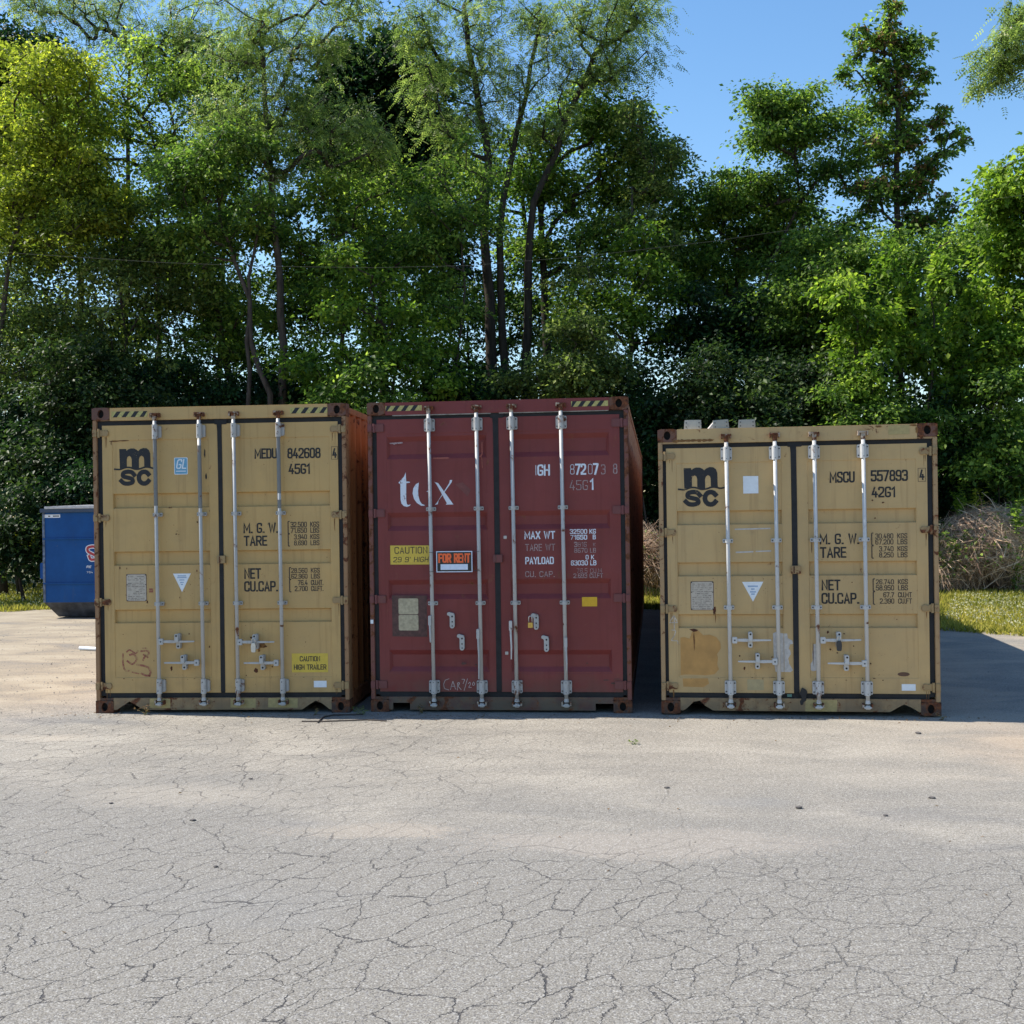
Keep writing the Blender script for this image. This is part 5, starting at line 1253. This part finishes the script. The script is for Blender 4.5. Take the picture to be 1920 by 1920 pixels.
MT('large shaded tree behind the vine-clad tree and the right container', 1640, 38, [(1650, 700), (1640, 560)], [(1560, 520, 110, 60), (1700, 540, 110, 60), (1440, 560, 90, 50), (1600, 640, 130, 60)], 'dark', seed=29, size=.16, clump=.6, per=60, density=.8, tr=.18, bark=BARKD)
MT('dense green tree high behind the yellow-green tree, left', 150, 34, [(150, 700), (150, 450), (140, 250)], [(60, 260, 90, 60), (140, 380, 90, 60), (40, 420, 100, 70), (230, 420, 80, 50), (330, 460, 70, 40)], 'lime', seed=30, size=.13, clump=.52, per=58, density=.8, tr=.15, bark=BARKD)
MT('green tree crown between the airy tree and the straight trunk', 400, 35, [(410, 700), (420, 400), (410, 200)], [(400, 180, 70, 45), (350, 130, 50, 35), (450, 140, 50, 35), (470, 280, 60, 50), (400, 330, 70, 50), (440, 250, 60, 45), (480, 420, 60, 40)], 'blue', seed=31, size=.12, clump=.48, per=50, density=.66, tr=.12, bark=BARKD)

MT('broad dark tree filling in low at the left behind the dumpster side', 120, 35, [(120, 740), (125, 560)], [(40, 600, 100, 60), (180, 600, 100, 60), (280, 560, 80, 60), (100, 700, 120, 60), (260, 680, 90, 60)], 'dark', seed=35, size=.13, clump=.55, per=56, density=.6, tr=.12, bark=BARKD)
MT('mid-height leafy tree screening the sky low behind the pale trunks', 470, 33.5, [(470, 740), (472, 600)], [(400, 520, 70, 40), (480, 560, 80, 45), (560, 500, 60, 40), (380, 620, 70, 45), (500, 660, 90, 45), (600, 690, 80, 40)], 'mid', seed=32, size=.12, clump=.5, per=46, density=.55, tr=.10, bark=BARKD)
MT('mid-height tree low between the sapling and the dark twin trunks', 880, 34.5, [(880, 740), (878, 600)], [(800, 580, 70, 40), (880, 640, 80, 45), (960, 600, 60, 40), (840, 700, 90, 40), (980, 690, 80, 45), (1010, 620, 50, 40)], 'blue', seed=33, size=.12, clump=.5, per=42, density=.5, tr=.10, bark=BARKD)
MT('slim green tree behind the bright-tipped one, over the red container', 700, 34, [(700, 740), (702, 520)], [(650, 470, 70, 40), (740, 520, 70, 45), (680, 590, 80, 40), (760, 620, 60, 40), (690, 400, 60, 40)], 'mid', seed=34, size=.12, clump=.48, per=44, density=.5, tr=.10, bark=BARKD)

# ---- shrubs of the shaded lower storey, each its own plant; crown shade painted into most leaf colours
SH = 'shrubs at the foot of the trees'
def shrub(label, x, y, rx, ry, dist, leaf, seed, **kw):
    a = dict(size=.11, clump=.42, per=60, density=1.0, tr=.035)
    a.update(kw)
    top = [(x-rx*.2, y+ry*.2)]
    return MT(label, x, dist, top, [(x, y, rx, ry), (x-rx*.5, y+ry*.6, rx*.7, ry*.6), (x+rx*.5, y+ry*.6, rx*.7, ry*.6)], leaf, name='shrub', cat='shrub', group=SH, seed=seed, **a)
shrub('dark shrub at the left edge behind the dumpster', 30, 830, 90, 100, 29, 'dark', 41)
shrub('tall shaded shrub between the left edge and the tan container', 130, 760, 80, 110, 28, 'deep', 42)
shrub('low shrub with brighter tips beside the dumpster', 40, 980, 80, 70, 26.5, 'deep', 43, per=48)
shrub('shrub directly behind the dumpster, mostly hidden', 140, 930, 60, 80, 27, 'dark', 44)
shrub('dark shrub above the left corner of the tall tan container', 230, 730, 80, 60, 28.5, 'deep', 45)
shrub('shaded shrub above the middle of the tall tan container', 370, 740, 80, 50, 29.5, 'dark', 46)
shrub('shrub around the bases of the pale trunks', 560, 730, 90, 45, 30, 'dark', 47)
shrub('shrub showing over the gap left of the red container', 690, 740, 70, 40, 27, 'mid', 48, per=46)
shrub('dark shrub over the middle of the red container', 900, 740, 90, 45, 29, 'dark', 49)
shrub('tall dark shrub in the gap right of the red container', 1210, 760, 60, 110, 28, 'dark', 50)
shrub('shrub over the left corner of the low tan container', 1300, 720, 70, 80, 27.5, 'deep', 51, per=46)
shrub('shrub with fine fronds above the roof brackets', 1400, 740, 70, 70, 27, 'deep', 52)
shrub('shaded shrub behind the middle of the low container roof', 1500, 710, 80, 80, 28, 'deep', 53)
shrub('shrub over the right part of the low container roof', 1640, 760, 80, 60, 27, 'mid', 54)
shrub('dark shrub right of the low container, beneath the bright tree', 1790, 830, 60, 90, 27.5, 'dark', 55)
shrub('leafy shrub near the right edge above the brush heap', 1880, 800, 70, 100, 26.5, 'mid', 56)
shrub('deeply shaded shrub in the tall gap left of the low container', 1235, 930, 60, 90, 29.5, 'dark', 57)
shrub('dark hanging shrub below the loose-branched tree', 1340, 600, 80, 60, 30.5, 'dark', 58)
shrub('shaded thicket shrub below the centre right trees', 1450, 620, 80, 70, 31.5, 'dark', 59)
shrub('dark shrub just above the brush heap', 1830, 910, 70, 50, 28, 'dark', 60, per=56)

# ---- dense undergrowth that reads as one mass
r = np.random.default_rng(5); n = 2600
u = r.uniform(-300, 2250, n); dd = r.uniform(30, 38, n)
P = np.array([atd(a, 960, b) for a, b in zip(u, dd)])
hmax = np.interp(u, [-300, 250, 700, 950, 1200, 1500, 2250], [8.0, 7.6, 5.0, 5.0, 6.4, 6.4, 6.0])*r.uniform(.6, 1.15, n)
P[:, 2] = r.random(n)*hmax
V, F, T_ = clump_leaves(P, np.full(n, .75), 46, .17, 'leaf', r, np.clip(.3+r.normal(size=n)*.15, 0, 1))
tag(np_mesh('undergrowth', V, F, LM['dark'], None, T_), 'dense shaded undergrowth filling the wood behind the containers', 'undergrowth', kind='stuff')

# ================================================================== grass strips
def in_poly_px(n, quadpx, r):
    a, b, c, d = [at(*q)[:2] for q in quadpx]
    s, t = r.random(n), r.random(n)
    return (a*(1-s)[:, None]+b*s[:, None])*(1-t)[:, None]+(d*(1-s)[:, None]+c*s[:, None])*t[:, None]
def blades(name, parts, mat, label, cat, hh=(.04, .12), wd=.010, seed=3, spread=.5, tonec=.55):
    r = np.random.default_rng(seed); P = np.concatenate([in_poly_px(n, q, r) for n, q in parts]); n = len(P)
    pos = np.concatenate([P, np.full((n, 1), -.012)], 1); ax = norm(np.concatenate([r.normal(size=(n, 2))*spread, np.ones((n, 1))], 1))
    nr = norm(r.normal(size=(n, 3))); h = r.uniform(*hh, n)
    patch = np.sin(P[:, 0]*2.1+np.sin(P[:, 1]*1.7))*.18
    V, F, T_ = leaf_arrays(pos, ax, nr, h, np.full(n, wd), np.clip(tonec+patch+r.normal(size=n)*.2, 0, 1))
    NLEAF[0] += n
    return tag(np_mesh(name, V, F, mat, None, T_), label, cat, kind='stuff')
blades('grass', [(52000, [(1150, 1138), (1945, 1196), (1990, 1100), (1150, 1100)]), (9000, [(-60, 1150), (100, 1143), (100, 1098), (-60, 1098)]), (9000, [(1150, 1100), (2100, 1100), (2100, 1075), (1150, 1075)])], LM['grass'], 'yellow-green grass along the edge of the lot', 'grass', hh=(.05, .17), wd=.022, spread=.7, tonec=.58)
r = np.random.default_rng(11); P = in_poly_px(520, [(1770, 1172), (1945, 1192), (1960, 1125), (1790, 1125)], r); P2 = in_poly_px(260, [(-40, 1146), (90, 1142), (90, 1106), (-40, 1106)], r)
P = np.concatenate([P, P2]); n = len(P)
pos = np.concatenate([P, r.uniform(.08, .17, (n, 1))], 1)
k = 3; pos = np.repeat(pos, k, 0)+r.normal(size=(n*k, 3))*.007
V, F, T_ = leaf_arrays(pos, norm(r.normal(size=(n*k, 3))), norm(r.normal(size=(n*k, 3))), np.full(n*k, .022), np.full(n*k, .020), np.clip(r.normal(size=n*k)*.2+.6, 0, 1))
tag(np_mesh('clover_flowers', V, F, LM['flower'], None, T_), 'white clover heads scattered through the grass', 'flowers', kind='stuff')

# ================================================================== heap of dead brush
TW = NT('dead twigs'); a_ = TW.n('ShaderNodeAttribute'); a_.attribute_name = 'tone'
TW.pbr(TW.ramp(a_.outputs['Fac'], [(0, (.18, .11, .075)), (.5, (.52, .36, .24)), (1, (.82, .64, .46))]), .85, 0, None, .2)
def brush_heap(label, mounds, dist, ntw, seed, group='heaps of dead brush', greens=.25):
    r = np.random.default_rng(seed); base = atd(mounds[0][0], 960, dist); base[2] = 0
    root = empty('brush_heap', tuple(base)); tag(root, label, 'brush heap', group); pxm = dist/FPX
    V_ = []; F_ = []; T2 = []; cnt = 0; G_ = []
    # earth core
    for k, (cx, cy, rx, ry) in enumerate(mounds):
        c = atd(cx, cy, dist)-base; a, b = rx*pxm*.86, ry*pxm*.86
        bm = bmesh.new(); bmesh.ops.create_icosphere(bm, subdivisions=3, radius=1.0)
        for v in bm.verts:
            nn = 1+.12*math.sin(v.co.x*5+k)+.10*math.sin(v.co.z*7+v.co.y*6)
            v.co = Vector(tuple(c))+Vector(tuple(SIDE))*v.co.x*a*nn+Vector(tuple(DEEP))*v.co.y*a*.8*nn+Vector((0, 0, v.co.z*b*nn))
        me = bpy.data.meshes.new('core'); bm.to_mesh(me); bm.free(); me.materials.append(simple('brush core', (.17, .12, .09), .95, var=.5, scale=9))
        o = bpy.data.objects.new('core', me); COL.objects.link(o); o.parent = root
        m = int(ntw*rx*ry/sum(q[2]*q[3] for q in mounds))
        u = norm(r.normal(size=(m, 3))); u[:, 2] = np.abs(u[:, 2])*1.0-.25*r.random(m); u[:, 1] = -np.abs(u[:, 1])*.9+.3*r.random(m); u = norm(u)
        s = r.uniform(.84, 1.10, m)[:, None]
        p0 = c+SIDE*(u[:, :1]*a*s)*1.12+DEEP*(u[:, 1:2]*a*.8*s)*1.12+np.array([0, 0, 1.])*(u[:, 2:3]*b*s)*1.12
        nrm_ = norm(SIDE*u[:, :1]+DEEP*u[:, 1:2]+np.array([0, 0, 1.])*u[:, 2:3])
        d = r.normal(size=(m, 3)); d -= nrm_*np.sum(d*nrm_, 1, keepdims=True)*.85; d = norm(d)
        L_ = r.uniform(.12, .75, m)[:, None]; bend = norm(np.cross(d, nrm_))*r.normal(size=(m, 1))*.35-nrm_*.25
        pts = [p0+d*L_*t+bend*L_*(t*t) for t in (0, .33, .66, 1.0)]
        w = (.003+.012*r.random(m)**3)[:, None]; sd = norm(np.cross(d, nrm_)+r.normal(size=(m, 3))*.5)
        for t in range(4):
            V_.append(pts[t]+sd*w*(1-t*.2)); V_.append(pts[t]-sd*w*(1-t*.2))
        VV = np.stack(V_[-8:], 1).reshape(-1, 3); i = cnt+np.arange(m)*8
        for t in range(3): F_.append(np.stack([i+2*t, i+2*t+1, i+2*t+3, i+2*t+2], 1))
        V_ = V_[:-8]; V_.append(VV); cnt += m*8
        T2.append(np.repeat(np.clip(.5+.2*np.sin(p0[:, 0]*3)+r.normal(size=m)*.24, 0, 1), 8)); G_.append(p0[r.random(m) < .02])
    np_mesh('twigs', np.concatenate(V_), np.concatenate(F_), TW.m, root, np.concatenate(T2))
    gp = np.concatenate(G_)
    V, F, T3 = clump_leaves(gp, np.full(len(gp), .20), int(9*greens*4), .085, 'leaf', r, np.full(len(gp), .55))
    np_mesh('weed_leaves', V, F, LM['mid'], root, T3)
    return root
brush_heap('large heap of tan-brown dead brush on the grass right of the low container', [(1850, 1040, 95, 85), (1790, 1075, 50, 50), (1930, 1030, 90, 75), (1910, 1080, 60, 45)], 26.0, 24000, 3)
brush_heap('tangle of dead brush seen through the gap between red and low tan containers', [(1222, 1065, 45, 42), (1215, 1040, 40, 35)], 25.5, 3500, 4)

WD = 'weeds along the grass edge'
def weed(label, px, py, dist, h, n, leaf, seed, spread=.12, name='weed', group=WD, size=.09, up=1.0, base_z=0.0):
    """several stalks with leaves up their length"""
    r = np.random.default_rng(seed)
    b = at(px, py) if dist is None else atd(px, py, dist)
    if dist is None: b[2] = -.005
    root = empty(name, tuple(b)); tag(root, label, 'weed', group)
    ps = []; mb = MB()
    for k in range(n):
        tip_ = np.array([*(r.normal(size=2)*spread), h*r.uniform(.6, 1.05)]); mid_ = tip_*.5+np.array([*(r.normal(size=2)*spread*.2), h*.06])
        mb.tube([(0, 0, 0), tuple(mid_), tuple(tip_)], [.006*h+.001, .004*h+.001, .001], 4)
        for t in np.linspace(.2, 1, max(4, int(h*22))): ps.append((mid_*2*t if t < .5 else mid_+(tip_-mid_)*(t-.5)*2)+r.normal(size=3)*.01)
    mb.build('stem', LM['grass'] if leaf == 'grass' else simple_stem, root, fix=False)
    ps = np.array(ps); N = len(ps); k = 3; ps = np.repeat(ps, k, 0)
    ax = norm(np.concatenate([r.normal(size=(N*k, 2)), r.uniform(-.2, .7, (N*k, 1))*up], 1))
    V, F, T_ = leaf_arrays(ps, ax, norm(r.normal(size=(N*k, 3))*.5+np.array([0, 0, 1.])), size*r.uniform(.6, 1.1, N*k), size*.3, np.clip(.55+r.normal(size=N*k)*.2, 0, 1))
    np_mesh('leaves', V, F, LM[leaf], root, T_)
    return root
simple_stem = simple('weed stem', (.10, .15, .04), .7)
weed('pointed leafy weed standing above the brush heap', 1802, 1000, 26, 1.05, 5, 'bright', 1, .15, size=.13)
weed('pale-headed weed above the middle of the brush heap', 1828, 985, 26, .75, 5, 'yellow', 2, .16, size=.12)
weed('broad green weed at the right end of the brush heap', 1905, 1000, 25, .7, 6, 'mid', 3, .25, size=.14)
weed('green weed at the foot of the brush heap near the frame edge', 1905, 1112, None, .9, 7, 'bright', 4, .25, size=.13)
weed('tall grassy weed close beside the low container, before the brush', 1775, 1110, None, 1.25, 14, 'mid', 5, .22, size=.13)
weed('leafy weed at the left flank of the brush heap', 1790, 1085, 25.5, 1.0, 9, 'mid', 6, .28, size=.11)
weed('small lit sprig hanging beside the dumpster', 62, 1030, 26, .35, 4, 'yellow', 7, .15, size=.10)
CW = 'tiny weeds in the asphalt along the containers'
weed('dry tuft at the fork pocket of the tall tan container', 272, 1340, None, .09, 6, 'dry', 11, .05, group=CW, size=.03)
weed('thin upright grass stalk below the right corner of the tall tan container', 592, 1340, None, .10, 3, 'dry', 12, .02, group=CW, size=.025)
weed('low tuft at the mouth of the gap left of the red container', 678, 1340, None, .07, 7, 'olive', 13, .05, group=CW, size=.03)
weed('small pale tuft below the left end of the red container', 790, 1337, None, .07, 5, 'dry', 14, .04, group=CW, size=.03)
weed('lone green sprig in the asphalt before the red container', 1188, 1395, None, .03, 3, 'olive', 15, .02, group=CW, size=.03)
weed('tiny tuft at the right corner of the low container', 1768, 1350, None, .06, 4, 'dry', 16, .03, group=CW, size=.025)

# ================================================================== dumpster
DB = NT('dumpster blue'); dc = DB.coord(); dn = DB.noise(dc, 2.2, 4, .6); dn2 = DB.noise(DB.coord((9, 9, 1.2)), 1, 4, .6)
dcol = DB.mix(DB.step(dn, .35, .7), (.003, .060, .215), (.005, .078, .265))
dcol = DB.mix(DB.math('MULTIPLY', DB.step(dn2, .55, .75), .25), dcol, (.05, .09, .17))
dsc = DB.step(DB.noise(dc, 6.5, 6, .7, .5), .66, .70)
dcol = DB.mix(DB.math('MULTIPLY', dsc, .5), dcol, (.10, .12, .15))
DB.pbr(dcol, .55, 0, DB.bump(dn, .3, .02), .25)
DG = simple('scuffed bottom with painted shade', (.055, .062, .075), .7, var=.4, scale=7)  # darker than the body: shade of the down-facing slant put into colour
LID = simple('grey plastic lid', (.50, .50, .50), .5, var=.12, scale=20)
Pd = at(103, 1160); sc_ = 20.9/FPX
droot = empty('dumpster', (Pd[0], Pd[1], 0), .03); tag(droot, 'blue steel dumpster with a white ribbed lid, half hidden left of the containers', 'dumpster')
m_ = 1.0/108.6
X0, XB, W_d, Zb, Zk, Zt, Dd = -.20, 0.0, 1.90, .02, .30, 2.03, 1.65
mb = MB()
# body: front face, slanted lower front, sides
mb.v += [(X0, 0, Zk), (X0+W_d, 0, Zk), (X0+W_d, 0, Zt), (X0, 0, Zt), (X0, Dd, Zk), (X0+W_d, Dd, Zk), (X0+W_d, Dd, Zt), (X0, Dd, Zt)]
mb.f += [(0, 1, 2, 3), (4, 7, 6, 5), (0, 3, 7, 4), (1, 5, 6, 2)]
body = mb.build('body', DB.m, droot)
mb = MB(); mb.v += [(X0, 0, Zk), (X0+W_d, 0, Zk), (X0+W_d-.18, .20, Zb), (X0+.18, .20, Zb), (X0, Dd, Zk), (X0+W_d, Dd, Zk), (X0+W_d-.18, Dd-.2, Zb), (X0+.18, Dd-.2, Zb)]
mb.f += [(0, 3, 2, 1), (0, 4, 7, 3), (1, 2, 6, 5), (4, 5, 6, 7), (3, 7, 6, 2)]
mb.build('hopper_bottom', DG, droot)
for z in (1.48, .655):
    MB().prism([(X0-.006, z-.022), (X0+W_d+.006, z-.022), (X0+W_d+.006, z+.010), (X0-.006, z+.010)], -.022, 0).build('rib', DB.m, droot, bevel=.006)
MB().box(X0-.045, X0+W_d+.045, -.045, Dd+.04, Zt-.07, Zt+.005).build('rim', simple('dark blue rim', (.035, .06, .11), .5), droot, bevel=.008)
MB().box(X0-.20, X0-.002, .25, .45, .72, 1.02).build('fork_pocket', DB.m, droot, bevel=.01)
MB().box(X0-.17, X0-.002, .9, 1.1, .72, 1.02).build('fork_pocket', DB.m, droot, bevel=.01)
MB().box(X0-.012, X0+.03, -.012, .03, Zk, Zt-.07).build('corner_strip', simple('worn blue corner', (.13, .17, .24), .6, var=.5, scale=12), droot)
lid = MB(); n = 24
for k in range(n):
    xa = X0+.06+(W_d-.10)*k/n; xb = X0+.06+(W_d-.10)*(k+1)/n; h0 = .035 if k % 2 else .0
    lid.v += [(xa+.01, -.06, Zt+.010+h0), (xb-.01, -.06, Zt+.010+h0), (xb-.01, Dd, Zt+.05+h0), (xa+.01, Dd, Zt+.05+h0)]
    i = len(lid.v)-4; lid.f.append((i, i+1, i+2, i+3))
    if k:
        lid.f.append((i-3, i, i+3, i-2))
lid.build('lid', LID, droot, fix=False)
MB().box(X0+.05, X0+W_d-.03, -.062, -.045, Zt-.002, Zt+.045).build('lid_lip', LID, droot, bevel=.006)
flat_poly('warning_sticker', [(X0+.015, 1.865), (X0+.33, 1.865), (X0+.33, 1.925), (X0+.015, 1.925)], -.003, M['white_sticker'], droot)
mb = MB()
for a, b in ((.10, .14), (.19, .31)): mb.quad((X0+a, -.004, 1.885), (X0+b, -.004, 1.885), (X0+b, -.004, 1.905), (X0+a, -.004, 1.905))
mb.build('sticker_print', M['ink_soft'], droot, fix=False)
# hauler's emblem: red looping knot with white outline, lettering beneath
RS = simple('emblem red', (.42, .03, .04), .45)
ex, ez = X0+.86, 1.16
def sweep(pts, th, mat, y, nm):
    mb = MB(); ribbon(mb, rnd(pts, False, .05), False, th, lambda u, v: (u, y, v)); return mb.build(nm, mat, droot, fix=False)
kn = [(ex+(u-ex)*.72, ez+(v-ez)*.72) for u, v in [(ex+.30, ez+.18), (ex+.12, ez+.24), (ex-.03, ez+.20), (ex-.02, ez+.10), (ex+.10, ez+.04), (ex+.22, ez-.02), (ex+.20, ez-.10), (ex+.05, ez-.11), (ex+.02, ez-.02)]]
sweep(kn, .078, M['white_sticker'], -.003, 'emblem_outline'); sweep(kn, .046, RS, -.004, 'emblem'); 
text('lettering', 'RE', X0+.81, X0+.91, .93, .975, -.003, M['white_sticker'], droot, th=.24, skew=.15)
text('lettering', '704', X0+.82, X0+.94, .835, .868, -.003, M['white_sticker'], droot, th=.2)

# ================================================================== small things
cab = [(-500, 440), (80, 478), (300, 492), (480, 499), (700, 502), (880, 498), (1100, 480), (1340, 452), (1480, 431), (1650, 408), (1800, 384), (1880, 371), (2400, 300)]
pts = [tuple(atd(x, y, 25.5)) for x, y in cab]
tag(MB().tube(pts, .0038, 6).build('overhead_cable', simple('cable', (.06, .065, .05), .8), None), 'thin grey overhead cable sagging across the front of the trees', 'cable')
pa, pb_ = at(150, 1219), at(215, 1222)
tag(MB().tube([(pa[0], pa[1], .028), (pb_[0], pb_[1], .028)], .026, 10).build('white_pipe', M['white_sticker'], None), 'short white pipe lying on the sand left of the tall tan container', 'pipe')
def stick(pxs, rr, label, matl, grp=None, name='fallen_stick', lift=.008):
    P = [at(x, y) for x, y in pxs]
    o = MB().tube([(p[0], p[1], lift) for p in P], rr, 5).build(name, matl, None); tag(o, label, 'stick', grp); return o
dk = simple('dark stick', (.045, .035, .03), .8)
stick([(566, 1354), (610, 1354), (690, 1351), (725, 1353)], .006, 'long thin dark stick lying before the gap between tan and red containers', dk)
stick([(596, 1356), (606, 1346), (625, 1342), (680, 1341)], .007, 'curved dark stick arching over the straight one by the gap', dk)
st_mat = simple('loose stone', (.10, .09, .085), .9)
rock_me = None
for i, (px, py, s, lb) in enumerate(((362, 1539, .016, 'dark pebble alone on the left of the lot'), (1250, 1478, .017, 'dark pebble on the dusty asphalt before the low container'), (1498, 1516, .022, 'flat dark chip of bark right of centre'), (1748, 1497, .02, 'dark chip near the right edge of the lot'), (1722, 1376, .022, 'leaf scrap just before the low container'), (470, 1461, .014, 'pebble before the tall tan container'), (208, 1507, .013, 'small dark pebble at far left'), (404, 1626, .013, 'small stone near the left foreground cracks'), (1660, 1530, .015, 'brown chip left of the dark tyre stain'))):
    bm = bmesh.new(); bmesh.ops.create_icosphere(bm, subdivisions=1, radius=1.0)
    for v in bm.verts: v.co = Vector((v.co.x*s*random.uniform(.9, 1.7), v.co.y*s*random.uniform(.7, 1.1), v.co.z*s*.5*random.uniform(.7, 1.1)))
    me = bpy.data.meshes.new('pebble'); bm.to_mesh(me); bm.free(); me.materials.append(st_mat)
    o = bpy.data.objects.new('pebble', me); COL.objects.link(o); p = at(px, py); o.location = (p[0], p[1], s*.35); tag(o, lb, 'pebble', 'scraps scattered on the asphalt')
# grit
r = np.random.default_rng(21); n = 5200
gx = r.uniform(-9, 9, n); gy = -7.6+r.random(n)**1.2*11
m_ = 3500; gx = np.concatenate([gx, r.uniform(-9, -3.9, m_)]); gy = np.concatenate([gy, r.uniform(-.5, 11, m_)])
s = np.concatenate([r.uniform(.0025, .0075, n), .004+.010*r.random(m_)**3])[:, None]; n = n+m_
tet = np.array([[1, 0, 0], [-.5, .87, 0], [-.5, -.87, 0], [0, 0, 1.1]])
Pg = np.stack([gx, gy, np.zeros(n)], 1); ang = r.uniform(0, 6.28, n); c_, s_ = np.cos(ang), np.sin(ang)
Rt = tet[None]*s[:, None]; Vx = Rt[..., 0]*c_[:, None]-Rt[..., 1]*s_[:, None]; Vy = Rt[..., 0]*s_[:, None]+Rt[..., 1]*c_[:, None]
V = np.stack([Vx, Vy, Rt[..., 2]], -1)+Pg[:, None]
i = np.arange(n)*4; F = np.concatenate([np.stack([i, i+1, i+3], 1), np.stack([i+1, i+2, i+3], 1), np.stack([i+2, i, i+3], 1)])
tag(np_mesh('grit', V.reshape(-1, 3), F, simple('grit', (.20, .185, .165), .9, var=.5, scale=3), None), 'loose grit scattered over the asphalt', 'grit', kind='stuff')
r = np.random.default_rng(31); n = 420
P = np.concatenate([np.stack([r.uniform(-4.2, 4.4, 300), -.12-np.abs(r.normal(size=300))*.16], 1), np.stack([r.uniform(-8, 8, 120), r.uniform(-6, 6, 120)], 1)])
pos = np.concatenate([P, r.uniform(.002, .010, (n, 1))], 1); ax = norm(np.concatenate([r.normal(size=(n, 2)), r.normal(size=(n, 1))*.15], 1))
V, F, T_ = leaf_arrays(pos, ax, norm(r.normal(size=(n, 3))*.3+np.array([0, 0, 1.])), r.uniform(.012, .035, n), r.uniform(.006, .016, n), np.clip(.4+r.normal(size=n)*.25, 0, 1))
tag(np_mesh('leaf_litter', V, F, LM['dry'], None, T_), 'scraps of dead leaf drifted along the foot of the containers', 'litter', kind='stuff')
